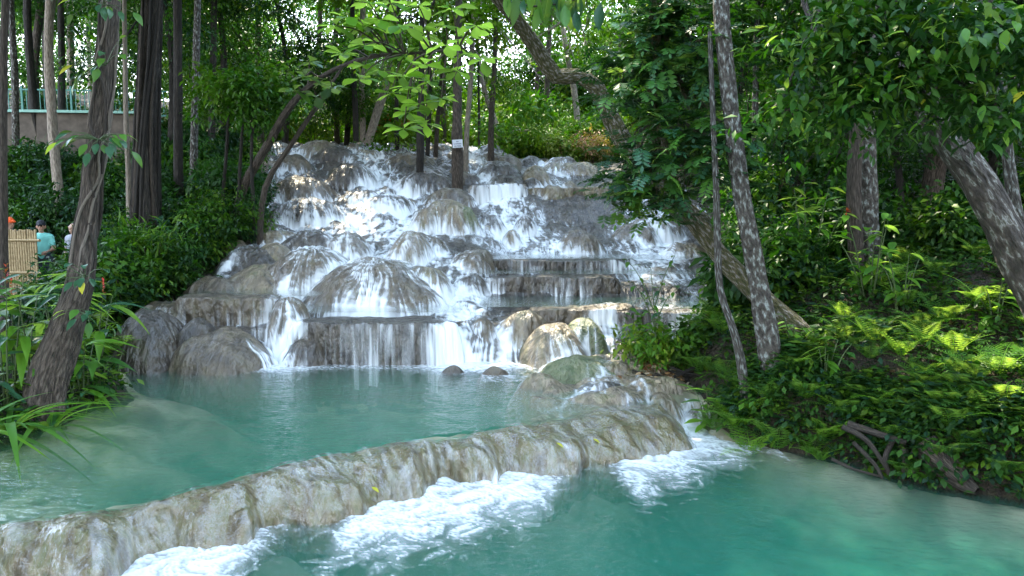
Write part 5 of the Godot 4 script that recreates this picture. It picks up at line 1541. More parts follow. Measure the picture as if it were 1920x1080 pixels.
# ------------------------------------------------------------------ right bank
func build_right():
	rng.seed = 803
	# mossy leaning tree with hanging compound leaves in front of the falls' right side
	var t := tree("mossy_tree", "leaning mossy trunk carrying the hanging mass of glossy leaves right of the falls", [Vector3(4.53,0.71,-10.40), Vector3(4.10,1.25,-10.50), Vector3(3.73,1.69,-10.80), Vector3(3.33,2.16,-11.20), Vector3(2.95,2.67,-11.50), Vector3(2.64,3.21,-11.80), Vector3(2.41,3.84,-12.00), Vector3(2.23,4.67,-12.00), Vector3(2.25,5.66,-12.00), Vector3(2.31,6.94,-12.00)], [0.20, 0.155, 0.15, 0.145, 0.13, 0.11, 0.10, 0.08, 0.07, 0.05], "bark_moss", [[Vector3(2.30,3.63,-11.20), Vector3(0.85, 0.5, 0.6)], [Vector3(2.03,3.24,-11.20), Vector3(0.55, 0.4, 0.5)], [Vector3(2.76,4.14,-10.90), Vector3(0.7, 0.45, 0.5)], [Vector3(1.88,3.81,-11.60), Vector3(0.45, 0.5, 0.5)], [Vector3(2.27,4.86,-11.60), Vector3(0.8, 0.6, 0.6)], [Vector3(2.05,5.53,-11.80), Vector3(0.7, 0.6, 0.6)], [Vector3(2.75,5.27,-11.30), Vector3(0.75, 0.6, 0.6)], [Vector3(2.57,6.04,-11.60), Vector3(1.0, 0.6, 0.7)], [Vector3(3.06,4.11,-10.60), Vector3(0.45, 0.35, 0.4)], [Vector3(2.83,3.53,-10.80), Vector3(0.6, 0.35, 0.5)]], 900, "pinn", DEEP + [[0.034, 0.088, 0.030]], "", 0.85, 16, 0.1)
	var blobs := [[Vector3(2.22,3.53,-10.80), Vector3(0.95, 0.55, 0.6)], [Vector3(1.86,3.23,-10.90), Vector3(0.55, 0.4, 0.45)], [Vector3(2.74,3.96,-10.50), Vector3(0.75, 0.5, 0.45)], [Vector3(2.06,4.78,-11.10), Vector3(0.8, 0.65, 0.5)], [Vector3(2.58,5.34,-10.90), Vector3(0.85, 0.6, 0.5)], [Vector3(1.96,5.73,-11.30), Vector3(0.7, 0.55, 0.5)]]
	for k in 250:
		var q: Array = blobs[k % blobs.size()]
		var p: Vector3 = q[0] + rdir() * pow(rng.randf(), 0.45) * q[1]
		var dir := Vector3(rng.randf_range(-1, 0.6), rng.randf_range(-0.65, 0.15), rng.randf_range(-0.2, 1.0))
		leaf_part(t, pick(S.pinn), p - t.position, dir, Vector3.UP + rdir() * 0.2, rng.randf_range(0.75, 1.1), pick([M.g0, M.g0, M.g4, M.g1]), "compound_leaf")
	# big leaning trunk whose broad-leaved boughs hang into the top right
	var g := tree("leaning_tree", "thickest trunk on the right, leaning left out of the picture's right edge", [Vector3(6.77,1.09,-8.80), Vector3(6.26,2.08,-8.90), Vector3(5.90,2.81,-9.00), Vector3(5.53,3.51,-9.10), Vector3(5.10,4.16,-9.20), Vector3(4.74,4.68,-9.30), Vector3(4.37,5.14,-9.40), Vector3(4.01,5.61,-9.50), Vector3(3.46,6.50,-9.70), Vector3(2.79,7.37,-9.80)], [0.30, 0.21, 0.195, 0.185, 0.17, 0.15, 0.13, 0.11, 0.09, 0.06], "bark_lichen2", [[Vector3(3.47,4.72,-8.30), Vector3(0.7, 0.35, 0.5)], [Vector3(3.96,4.20,-8.20), Vector3(0.7, 0.4, 0.5)], [Vector3(3.38,4.14,-8.60), Vector3(0.5, 0.4, 0.4)], [Vector3(4.45,4.57,-7.80), Vector3(0.9, 0.4, 0.5)], [Vector3(4.79,4.11,-7.60), Vector3(0.7, 0.4, 0.5)], [Vector3(4.10,5.04,-8.00), Vector3(1.0, 0.4, 0.6)], [Vector3(4.59,4.74,-7.20), Vector3(0.8, 0.4, 0.5)]], 420, "mid", DEEP + MIDG, "", 0.75, 22, 0.12)
	var gb := [[Vector3(3.25,4.72,-8.00), Vector3(0.55, 0.3, 0.35)], [Vector3(3.28,4.14,-8.20), Vector3(0.45, 0.42, 0.35)], [Vector3(3.76,4.41,-7.80), Vector3(0.6, 0.42, 0.35)], [Vector3(4.23,4.39,-7.40), Vector3(0.7, 0.4, 0.4)], [Vector3(4.59,4.00,-7.20), Vector3(0.55, 0.4, 0.35)], [Vector3(4.05,3.99,-7.90), Vector3(0.4, 0.3, 0.3)], [Vector3(4.27,4.69,-7.00), Vector3(0.8, 0.3, 0.4)], [Vector3(3.67,4.99,-7.80), Vector3(0.7, 0.25, 0.35)]]
	for k in 285:
		var q: Array = gb[k % gb.size()]
		var p: Vector3 = q[0] + rdir() * pow(rng.randf(), 0.5) * q[1]
		var dir := Vector3(rng.randf_range(-1, 0.7), rng.randf_range(-0.7, 0.3), rng.randf_range(-0.6, 0.8))
		leaf_part(g, pick(S.ovate), p - g.position, dir, Vector3.UP + rdir() * 0.25, rng.randf_range(0.65, 1.05), M.gy if k % 71 == 5 else pick([M.g0, M.g1, M.g1, M.g2, M.g0]))
	# small trees in the shade behind
	for q in [[7.0, 15.5, 5.5], [9.5, 15.0, 6.5], [6.6, 18.5, 6.5], [8.8, 20.5, 7.5], [11.5, 18.0, 7.5], [6.8, 23.0, 7.0], [10.0, 25.0, 8.5], [13.5, 21.0, 8.0], [7.4, 28.0, 8.0], [12.5, 13.5, 6.5], [15.0, 17.0, 8.0], [12.0, 29.0, 9.0], [5.9, 26.5, 6.5], [16.5, 23.0, 9.5]]:
		var f := on(q[0], q[1])
		var bl := []
		for j in 9:
			bl.append([f + Vector3(rng.randf_range(-1.4, 1.4), q[2] * rng.randf_range(0.12, 0.95), rng.randf_range(-1.2, 1.2)), Vector3(1.0, 0.7, 0.9) * rng.randf_range(0.8, 1.25)])
		tree("understory_tree", "small leafy tree behind the trunks of the right bank", [f, f + Vector3(0.15, q[2] * 0.5, 0), f + Vector3(-0.1, q[2] * 0.95, 0)], [0.09, 0.07, 0.04], "bark_dark", bl, 520, pick(["fine", "mid", "mid"]), pick([MIDG, DEEP + MIDG, SUNNY + MIDG]), "small trees in the shade of the right bank", 0.95, 8)
	# shrubs on the bank
	for q in [[4.6, 12.6, 0.5, 0.9], [5.0, 14.2, 0.8, 1.5], [6.4, 14.0, 0.7, 1.2], [7.2, 12.4, 0.6, 0.8], [8.6, 12.2, 0.8, 0.9], [4.4, 13.6, 0.6, 1.2], [5.6, 16.4, 0.9, 1.8], [7.6, 17.0, 0.9, 1.6], [3.9, 12.2, 0.5, 0.8]]:
		shrub("bank_shrub", "leafy shrub among the trunks of the right bank", on(q[0], q[1]), q[2], q[3], 150, pick(["mid", "broad", "mid"]), DEEP + MIDG, "shrubs on the right bank", 0.85)
	# broad-leaved plants one can tell apart
	var bl2 := [[5.41, 11.2, 1.15, "broad-leaved shrub with a red flower in front of the twin trunks", 8, 7, "ovate", 1.25], [5.01, 12.6, 1.7, "tall plant with big pale drooping leaves between the lichened and twin trunks", 6, 6, "hang", 0.85], [2.73, 10.1, 0.55, "low plant with pleated oval leaves left of the lichened trunk's foot", 5, 5, "hang", 0.7], [4.01, 9.4, 0.5, "low broad-leaved plant in front of the mossy trunk's foot", 6, 5, "ovate", 1.0], [3.91, 10.2, 0.55, "light green plant between the lichened trunk and the mossy trunk", 5, 5, "ovate", 0.9], [5.58, 10.6, 0.8, "leafy plant right of the broad-leaved shrub on the right bank", 6, 6, "ovate", 1.0], [6.28, 9.6, 0.6, "plant with a whorl of leaves below the big leaning trunk", 5, 6, "ovate", 1.1]]
	for q in bl2:
		var st := []
		for j in q[4]:
			var a: float = j * TAU / q[4] + rng.randf()
			var sp: Vector3 = Vector3(cos(a), 0, sin(a)) * rng.randf_range(0.1, 0.42) * (0.5 + q[2] * 0.5)
			st.append([sp * 0.2, sp + Vector3(0, q[2] * rng.randf_range(0.6, 1.1), 0)])
		var o := leafy("broadleaf_plant", q[3], "plant", on(q[0], q[1]), st, q[6], q[5], q[7], [M.g1, M.g2, M.g0, M.g1, M.g2], "broad-leaved plants on the right bank", 0.5)
		if "red flower" in q[3]:
			var fb := MB.new()
			for m in 10:
				leaf(fb, Transform3D(frame(rdir() + Vector3(0, 0.6, 0)), st[3][1] + Vector3(0, 0.05, 0)), 0.07, 0.04, 2, 0.2, 0.4, 0)
			fb.smooth()
			put(fb.done(), "flower", M.red, o)
	# sapling and yellow-green bush beside the falls
	var sp := leafy("sapling", "slender leafy sapling standing before the right end of the terraces", "sapling", Vector3(2.24,0.91,-11.40), [[Vector3.ZERO, Vector3(-0.12, 1.25, 0)], [Vector3(-0.02, 0.4, 0), Vector3(-0.42, 1.05, 0.1)], [Vector3(-0.03, 0.5, 0), Vector3(0.3, 0.95, 0.05)], [Vector3(-0.06, 0.7, 0), Vector3(-0.5, 1.4, 0)], [Vector3(-0.06, 0.7, 0), Vector3(0.25, 1.45, 0)]], "ovate", 8, 0.75, [M.g0, M.g1, M.g0, M.g4], "", 0.6)
	shrub("bright_bush", "small yellow-green bush lit by the sun beside the leaf litter", on(2.17, 11.5), 0.34, 0.62, 60, "mid", SUNNY, "", 0.75)
	shrub("bright_bush", "dark bush right of the small yellow-green bush, under the mossy trunk", on(2.75, 11.9), 0.4, 0.6, 70, "mid", DEEP + MIDG, "", 0.75)
	# ferns
	var spots := [[1385, 9.75, 1.0], [1420, 9.3, 0.9], [1470, 9.25, 1.0], [1535, 9.1, 0.75], [1555, 8.95, 0.55], [1620, 9.2, 0.8], [1660, 9.0, 0.75], [1700, 9.5, 0.9], [1600, 9.9, 0.85], [1750, 9.0, 0.9], [1800, 9.2, 1.0], [1845, 8.7, 1.0], [1890, 8.6, 1.05], [1905, 8.2, 0.8], [1860, 8.2, 0.7], [1780, 8.5, 0.7], [1720, 8.75, 0.6], [1640, 9.6, 0.8], [1780, 10.0, 1.0], [1850, 9.9, 1.0], [1900, 10.4, 1.0], [1700, 10.6, 0.9], [1590, 10.8, 0.9], [1760, 11.2, 1.0], [1840, 11.4, 1.0], [1500, 9.6, 0.7], [1450, 9.55, 0.8], [1580, 9.35, 0.6], [1680, 8.8, 0.5], [1905, 7.75, 0.7], [1400, 10.2, 0.7], [1660, 11.4, 0.9], [1900, 12.2, 1.0], [1780, 12.4, 1.0], [1700, 12.0, 0.9], [1350, 9.85, 0.55], [1740, 9.6, 0.8], [1825, 8.35, 0.6], [1655, 10.2, 0.8], [1545, 10.0, 0.7]]
	var who := {0: "yellowish fern in front of the lichened trunk's foot, farthest left", 1: "bright fern over the waterline below the lichened trunk", 4: "small bright fern hanging over the water left of the roots", 8: "fern before the mossy trunk's foot", 12: "large fern at the right edge below the big leaning trunk", 13: "bright fern at the picture's right edge near the dark debris", 15: "fern hanging over the fallen log", 29: "lowest fern at the picture's right edge", 16: "small fern left of the fallen log"}
	for k in 56:
		var fd := rng.randf_range(8.0, 12.5)
		spots.append([960.0 + 1400.0 / fd * (right_edge(fd) + (rng.randf_range(0.0, 0.6) if k % 2 else rng.randf_range(0.1, 3.4))), fd, rng.randf_range(0.5, 1.0)])
	for k in spots.size():
		var q: Array = spots[k]
		var x: float = (q[0] - 960.0) / 1400.0 * q[1]
		var e := x - right_edge(q[1])
		fern(who.get(k, "fern leaning over the waterline of the right bank" if e < 0.55 else ("fern halfway up the right bank" if e < 1.8 else "fern high on the right bank in the shade")), on(x, q[1], 0.03), q[2] * (1.15 if e < 0.9 else 0.95), 9, [[M.g1, M.g2, M.g1], [M.g2, M.g1, M.g2], [M.g0, M.g1, M.g1]][k % 3])
	cover("ground_cover", "low leafy ground cover on the right bank", func():
		var d := rng.randf_range(7.0, 28.0)
		return Vector2(right_edge(d) + 0.12 + pow(rng.randf(), 1.2) * (d * 0.3 + 2.0), d), 5200, DEEP + MIDG)
	cover("ground_cover", "leafy fringe hanging over the right waterline", func():
		var d := rng.randf_range(7.0, 10.4)
		return Vector2(right_edge(d) + rng.randf_range(0.02, 1.1), d), 1100, MIDG + DEEP)
	# roots at the waterline, the log, the litter
	var rt := base("root_tangle", Vector3(3.97,0.34,-8.47))
	tag(rt, "tangle of bare brown roots at the right waterline", "roots")
	for q in [[Vector3(3.91,0.49,-8.62), Vector3(4.10,0.39,-8.42), Vector3(4.26,0.11,-8.22), 0.035], [Vector3(3.99,0.51,-8.67), Vector3(4.28,0.44,-8.47), Vector3(4.51,0.39,-8.32), 0.05], [Vector3(4.41,0.39,-8.42), Vector3(4.25,0.22,-8.27), Vector3(4.28,0.05,-8.22), 0.03], [Vector3(4.51,0.36,-8.42), Vector3(4.47,0.20,-8.22), Vector3(4.38,0.02,-8.14), 0.045], [Vector3(4.00,0.33,-8.52), Vector3(4.13,0.16,-8.27), Vector3(4.18,0.02,-8.17), 0.025], [Vector3(3.73,0.15,-8.47), Vector3(3.92,0.08,-8.32), Vector3(4.18,0.03,-8.22), 0.02], [Vector3(4.61,0.33,-8.32), Vector3(4.52,0.19,-8.17), Vector3(4.50,0.04,-8.07), 0.035]]:
		var b := MB.new()
		tube(b, shifted(smooth_path([q[0], q[1], q[2]], 0.08), rt.position), [q[3], q[3] * 0.6], 8, 0.35)
		b.smooth()
		put(b.done(), "root", M.bark_brown, rt)
	var lg := base("fallen_log", Vector3(4.81,0.12,-7.87))
	tag(lg, "fallen grey-brown log slanting down into the water at the lower right", "log")
	var lb := MB.new()
	tube(lb, shifted(smooth_path([Vector3(4.70,0.38,-8.27), Vector3(4.79,0.24,-8.07), Vector3(4.87,0.12,-7.87), Vector3(4.94,0.06,-7.67)], 0.08), lg.position), [0.15, 0.16, 0.13, 0.04], 16, 0.2, 0.15)
	lb.smooth()
	put(lb.done(), "stem", M.bark_brown, lg)
	for q in [["fallen_branch", "long fallen branch lying across the bank behind the leaf litter", [Vector3(2.14,0.46,-10.90), Vector3(2.74,0.68,-11.10), Vector3(3.38,0.95,-11.40), Vector3(3.85,1.25,-11.60)], 0.03], ["fallen_branch", "thin bare stick among the ferns at the lower right", [Vector3(5.29,0.28,-8.70), Vector3(5.61,0.29,-8.60), Vector3(5.95,0.31,-8.50)], 0.014], ["fallen_branch", "dark stick on the dark soil of the upper right bank", [Vector3(7.21,1.43,-11.50), Vector3(7.67,1.67,-11.60), Vector3(8.17,1.86,-11.80)], 0.02], ["fallen_branch", "dark short log lying on the outcrop behind the flat pale rock", [Vector3(1.78,0.86,-12.00), Vector3(2.07,0.86,-11.90), Vector3(2.35,0.86,-11.80)], 0.075]]:
		var o := base(q[0], q[2][0])
		tag(o, q[1], "branch")
		var b := MB.new()
		tube(b, shifted(smooth_path(q[2], 0.12), o.position), [q[3], q[3] * 0.55], 8, 0.3)
		b.smooth()
		put(b.done(), "stem", M.bark_dark, o)
	for k in 6:
		var a := Vector3(1.99,0.65,-11.20) + Vector3(rng.randf_range(-0.2, 0.4), rng.randf_range(-0.05, 0.05), rng.randf_range(-0.2, 0.2))
		var o := base("driftwood_stick", a)
		tag(o, "dark wet stick in the driftwood beside the leaf litter", "stick", "driftwood at the right shore")
		var b := MB.new()
		tube(b, [Vector3.ZERO, Vector3(0.2, -0.06, 0.1), Vector3(0.45, -0.16 + rng.randf() * 0.15, 0.12 + rng.randf() * 0.1)], [0.015, 0.008], 6, 0.3)
		b.smooth()
		put(b.done(), "stick", M.bark_dark, o)
	var dry := [[0.30, 0.17, 0.08], [0.38, 0.26, 0.15], [0.22, 0.10, 0.05], [0.45, 0.36, 0.26]]
	litter("leaf_litter", "heap of dry brown leaves caught beside the yellow-green bush", func(): return Vector2(2.27 + rng.randfn() * 0.22, 11.35 + rng.randfn() * 0.22), 260, dry, 0.05)
	litter("leaf_litter", "scattered dead leaves on the dark soil of the right bank", func():
		var d := rng.randf_range(7.5, 16.0)
		return Vector2(right_edge(d) + 0.1 + rng.randf() * 6.0, d), 1300, [[0.06, 0.04, 0.022], [0.10, 0.06, 0.03], [0.035, 0.025, 0.016], [0.14, 0.09, 0.04]], 0.03)

func litter(called: String, label: String, where: Callable, n: int, cols: Array, h: float):
	var mm := MultiMesh.new()
	mm.transform_format = MultiMesh.TRANSFORM_3D
	mm.use_colors = true
	mm.mesh = S.tiny[0]
	mm.instance_count = n
	for k in n:
		var q: Vector2 = where.call()
		var c: Array = pick(cols)
		mm.set_instance_transform(k, Transform3D(frame(rdir() * Vector3(1, 0.3, 1), (Vector3.UP + rdir() * 0.7).normalized()), on(q.x, q.y, rng.randf() * h + 0.01)))
		mm.set_instance_color(k, Color(c[0], c[1], c[2]))
	var o := MultiMeshInstance3D.new()
	o.multimesh = mm
	o.material_override = M.leaf_mass
	o.name = numbered(called)
	add_child(o)
	tag(o, label, "leaf litter", "", "stuff")

# ------------------------------------------------------------------ centre, people, small things
func build_centre():
	rng.seed = 905
	# almond tree: its branch spreads rosettes of big leaves over the falls
	var main := [Vector3(-6.84,3.46,-19.00), Vector3(-5.96,4.61,-18.40), Vector3(-5.05,5.50,-17.50), Vector3(-4.03,5.98,-16.50), Vector3(-2.91,6.14,-15.50), Vector3(-1.88,6.12,-15.00), Vector3(-1.03,6.16,-14.80)]
	var t := tree("almond_tree", "leaning dark trunk whose branch spreads big rosettes of leaves across the top centre", main, [0.12, 0.10, 0.085, 0.06, 0.042, 0.03, 0.018], "bark_brown", [], 0, "mid", MIDG, "", 1.0, 14, 0.1)
	var tips := [[840, 60], [800, 75], [870, 110], [760, 60], [720, 50], [690, 60], [660, 45], [770, 110], [720, 90], [690, 95], [800, 130], [840, 95], [880, 80], [640, 60], [740, 20], [790, 25], [850, 30], [700, 20], [780, 170], [810, 160], [760, 150], [740, 180], [790, 200], [720, 140], [690, 130], [830, 190], [770, 215], [800, 235], [860, 140], [680, 155], [610, 160], [580, 150], [600, 185], [630, 170], [560, 175], [590, 125], [895, 60], [760, 245], [905, 120], [650, 110]]
	var path := smooth_path(main, 0.3)
	for k in tips.size():
		var q: Array = tips[k]
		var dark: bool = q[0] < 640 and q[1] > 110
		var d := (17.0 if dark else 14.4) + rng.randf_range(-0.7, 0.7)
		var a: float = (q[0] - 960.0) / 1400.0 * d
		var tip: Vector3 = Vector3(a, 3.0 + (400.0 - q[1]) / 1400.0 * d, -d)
		var start: Vector3 = path[0]
		for p in path:
			if p.distance_to(tip) < start.distance_to(tip):
				start = p
		var b := MB.new()
		tube(b, shifted(smooth_path([start, start.lerp(tip, 0.6) + Vector3(0, 0.12, 0), tip], 0.2), t.position), [0.022, 0.009], 6, 0.1)
		b.smooth()
		var tw := put(b.done(), "twig", M.twig, t)
		var n := 7
		for j in n:
			var an := TAU * j / n + rng.randf() * 0.5
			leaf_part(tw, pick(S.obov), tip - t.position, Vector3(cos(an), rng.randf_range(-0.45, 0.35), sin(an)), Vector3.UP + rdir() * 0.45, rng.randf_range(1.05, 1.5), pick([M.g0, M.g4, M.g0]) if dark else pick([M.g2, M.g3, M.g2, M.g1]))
	# drooping dark leaves at the top
	var h := base("drooping_vine", Vector3(0.43,6.61,-12.50))
	tag(h, "vine hanging into the top centre with long drooping dark leaves", "vine")
	for q in [[Vector3(-0.26,6.69,-12.50), Vector3(0.22,6.36,-12.50), Vector3(0.86,6.40,-12.50), Vector3(1.47,6.65,-12.50)]]:
		var b := MB.new()
		tube(b, shifted(smooth_path(q, 0.15), h.position), [0.02, 0.015], 6, 0.1)
		b.smooth()
		put(b.done(), "stem", M.twig, h)
	for k in 46:
		var p := Vector3(lerpf(-0.55, 1.0, rng.randf()), rng.randf_range(-0.35, 0.15), rng.randf_range(-0.3, 0.3))
		leaf_part(h, pick(S.hang), p, Vector3(rng.randf_range(-0.4, 0.4), -1.0, rng.randf_range(-0.3, 0.4)), rdir(), rng.randf_range(0.7, 1.1), pick([M.g0, M.g1, M.g4]))
	# sign on the straight trunk
	var s := base("sign", Vector3(-1.65,5.10,-23.00) + Vector3(0, 0, 0.06))
	tag(s, "small white notice with dark lettering fixed to the straight trunk in the falls", "sign")
	s.rotation.z = 0.06
	var plate := put(box_mesh(Vector3(0.31, 0.24, 0.012)), "plate", mat(lin(0.62, 0.64, 0.68), 0.5), s)
	plate.position.z = 0.0
	var font := SystemFont.new()
	font.font_names = PackedStringArray(["Droid Sans"])
	font.font_weight = 700
	for q in [["NO", 0.062, 0.05], ["CLIMBING", -0.005, 0.046], ["ON TREES", -0.072, 0.046]]:
		var tm := TextMesh.new()
		tm.font = font
		tm.text = q[0]
		tm.font_size = 32
		tm.pixel_size = q[2] / 32.0
		tm.depth = 0.004
		var o := put(tm, "lettering", mat(lin(0.03, 0.03, 0.09), 0.6), s)
		o.position = Vector3(0, q[1], 0.009)
	# pale fallen log and flowers behind the crest
	var f := base("fallen_log", Vector3(-0.22,6.25,-31.00))
	tag(f, "pale fallen log lying in the sunlit undergrowth behind the crest", "log")
	var fb := MB.new()
	tube(fb, shifted(smooth_path([Vector3(-0.31,6.25,-31.00), Vector3(0.22,6.34,-31.00), Vector3(0.76,6.40,-31.00)], 0.3), f.position), [0.07, 0.05], 8, 0.2)
	fb.smooth()
	put(fb.done(), "stem", M.bark_pale, f)
	for q in [[735, 0], [752, 1], [715, 2]]:
		var o := shrub("flowering_bush", ["bush with red and orange flowers behind the pale leaning trunk", "flowering bush right of the pale leaning trunk", "low flowering bush left of the pale leaning trunk"][q[1]], on((q[0] - 960.0) / 1400.0 * 31.5, 31.5), 0.7, 1.1, 70, "mid", SUNNY, "flowering bushes behind the crest", 1.0)
		for k in 9:
			var b := MB.new()
			for m in 7:
				leaf(b, Transform3D(frame(rdir() + Vector3(0, 0.3, 0.5)), Vector3.ZERO), 0.12, 0.07, 2, 0.2, 0.4, 0)
			b.smooth()
			var fl := put(b.done(), "flower", M.red if k % 3 else M.go, o)
			fl.position = Vector3(rng.randf_range(-0.6, 0.6), rng.randf_range(0.6, 1.2), rng.randf_range(0.2, 0.6))
	# pale dry scrub at the right of the crest
	shrub("dry_bush", "reddish dry bush in full sun at the right end of the crest", on(3.09, 29.0), 0.8, 1.0, 120, "fine", [[0.26, 0.12, 0.08], [0.30, 0.18, 0.10], [0.10, 0.14, 0.03]], "", 1.0)
	shrub("dry_bush", "yellow-green bush in full sun left of the reddish dry bush", on(1.89, 29.5), 0.9, 0.9, 140, "mid", SUNNY + [[0.22, 0.26, 0.06]], "", 1.0)

# ------------------------------------------------------------------ people: smooth union of tapered bones, meshed as surface nets
func bone(p: Vector3, a: Vector3, b: Vector3, ra: float, rb: float) -> float:
	var ab := b - a
	var t := clampf((p - a).dot(ab) / ab.length_squared(), 0.0, 1.0)
	return p.distance_to(a + ab * t) - lerpf(ra, rb, t)

func field(p: Vector3, bones: Array, k: float) -> float:
	var r := 9.0
	for q in bones:
		var e := bone(p, q[0], q[1], q[2], q[3])
		var h := clampf(0.5 + 0.5 * (r - e) / k, 0.0, 1.0)
		r = lerpf(r, e, h) - k * h * (1.0 - h)
	return r

func skin(b: MB, bones: Array, cellsize: float, k: float):
	var lo := Vector3(9, 9, 9)
	var hi := Vector3(-9, -9, -9)
	for q in bones:
		for e in [0, 1]:
			var rr: Vector3 = Vector3.ONE * (q[2 + e] + cellsize * 2.0)
			lo = lo.min(q[e] - rr)
			hi = hi.max(q[e] + rr)
	var nx := int((hi.x - lo.x) / cellsize) + 2
	var ny := int((hi.y - lo.y) / cellsize) + 2
	var nz := int((hi.z - lo.z) / cellsize) + 2
	var f := PackedFloat32Array()
	f.resize(nx * ny * nz)
	for z in nz:
		for y in ny:
			for x in nx:
				f[x + nx * (y + ny * z)] = field(lo + Vector3(x, y, z) * cellsize, bones, k)
	var at := PackedInt32Array()
	at.resize(nx * ny * nz)
	at.fill(-1)
	var corner := [[0, 0, 0], [1, 0, 0], [0, 1, 0], [1, 1, 0], [0, 0, 1], [1, 0, 1], [0, 1, 1], [1, 1, 1]]
	var edges := [[0, 1], [2, 3], [4, 5], [6, 7], [0, 2], [1, 3], [4, 6], [5, 7], [0, 4], [1, 5], [2, 6], [3, 7]]
	for z in nz - 1:
		for y in ny - 1:
			for x in nx - 1:
				var v := []
				var neg := 0
				for c in corner:
					var q := f[x + c[0] + nx * (y + c[1] + ny * (z + c[2]))]
					v.append(q)
					neg += 1 if q < 0.0 else 0
				if neg == 0 or neg == 8:
					continue
				var sum := Vector3.ZERO
				var m := 0
				for e in edges:
					if (v[e[0]] < 0.0) != (v[e[1]] < 0.0):
						var t: float = v[e[0]] / (v[e[0]] - v[e[1]])
						var pa := Vector3(corner[e[0]][0], corner[e[0]][1], corner[e[0]][2])
						var pb := Vector3(corner[e[1]][0], corner[e[1]][1], corner[e[1]][2])
						sum += pa.lerp(pb, t)
						m += 1
				at[x + nx * (y + ny * z)] = b.v.size()
				b.v.append(lo + (Vector3(x, y, z) + sum / m) * cellsize)
	var step := [1, nx, nx * ny]
	for z in range(1, nz - 1):
		for y in range(1, ny - 1):
			for x in range(1, nx - 1):
				var i0 := x + nx * (y + ny * z)
				for ax in 3:
					var fa := f[i0]
					var fb := f[i0 + step[ax]]
					if (fa < 0.0) == (fb < 0.0):
						continue
					var u: int = step[(ax + 1) % 3]
					var w: int = step[(ax + 2) % 3]
					var q := [at[i0 - u - w], at[i0 - w], at[i0], at[i0 - u]]
					if -1 in q:
						continue
					if fa < 0.0:
						b.i.append_array([q[0], q[2], q[1], q[0], q[3], q[2]])
					else:
						b.i.append_array([q[0], q[1], q[2], q[0], q[2], q[3]])

func blob(bones: Array, cellsize: float, k: float) -> ArrayMesh:
	var b := MB.new()
	skin(b, bones, cellsize, k)
	b.smooth()
	return b.done()

func grown(bones: Array, by: float) -> Array:
	var out := []
	for q in bones:
		out.append([q[0], q[1], q[2] + by, q[3] + by])
	return out

func hand_bones(w: Vector3, side: float, dir: Vector3, fwd: Vector3) -> Array:
	var out := [[w, w + dir * 0.085, 0.030, 0.034]]
	for k in 4:
		var o: Vector3 = fwd * (k - 1.5) * 0.021
		var p := w + dir * 0.09 + o
		var l: float = [0.062, 0.075, 0.07, 0.055][k]
		var q := p + dir * l * 0.55 + Vector3(-side * 0.006, 0, 0)
		out.append([p, q, 0.0095, 0.009])
		out.append([q, q + dir * l * 0.5 + Vector3(-side * 0.018, 0, 0), 0.009, 0.007])
	var tb := w + dir * 0.03 + fwd * -0.03
	out.append([tb, tb + dir * 0.035 + fwd * -0.02, 0.013, 0.010])
	out.append([tb + dir * 0.035 + fwd * -0.02, tb + dir * 0.065 + fwd * -0.018, 0.010, 0.008])
	return out

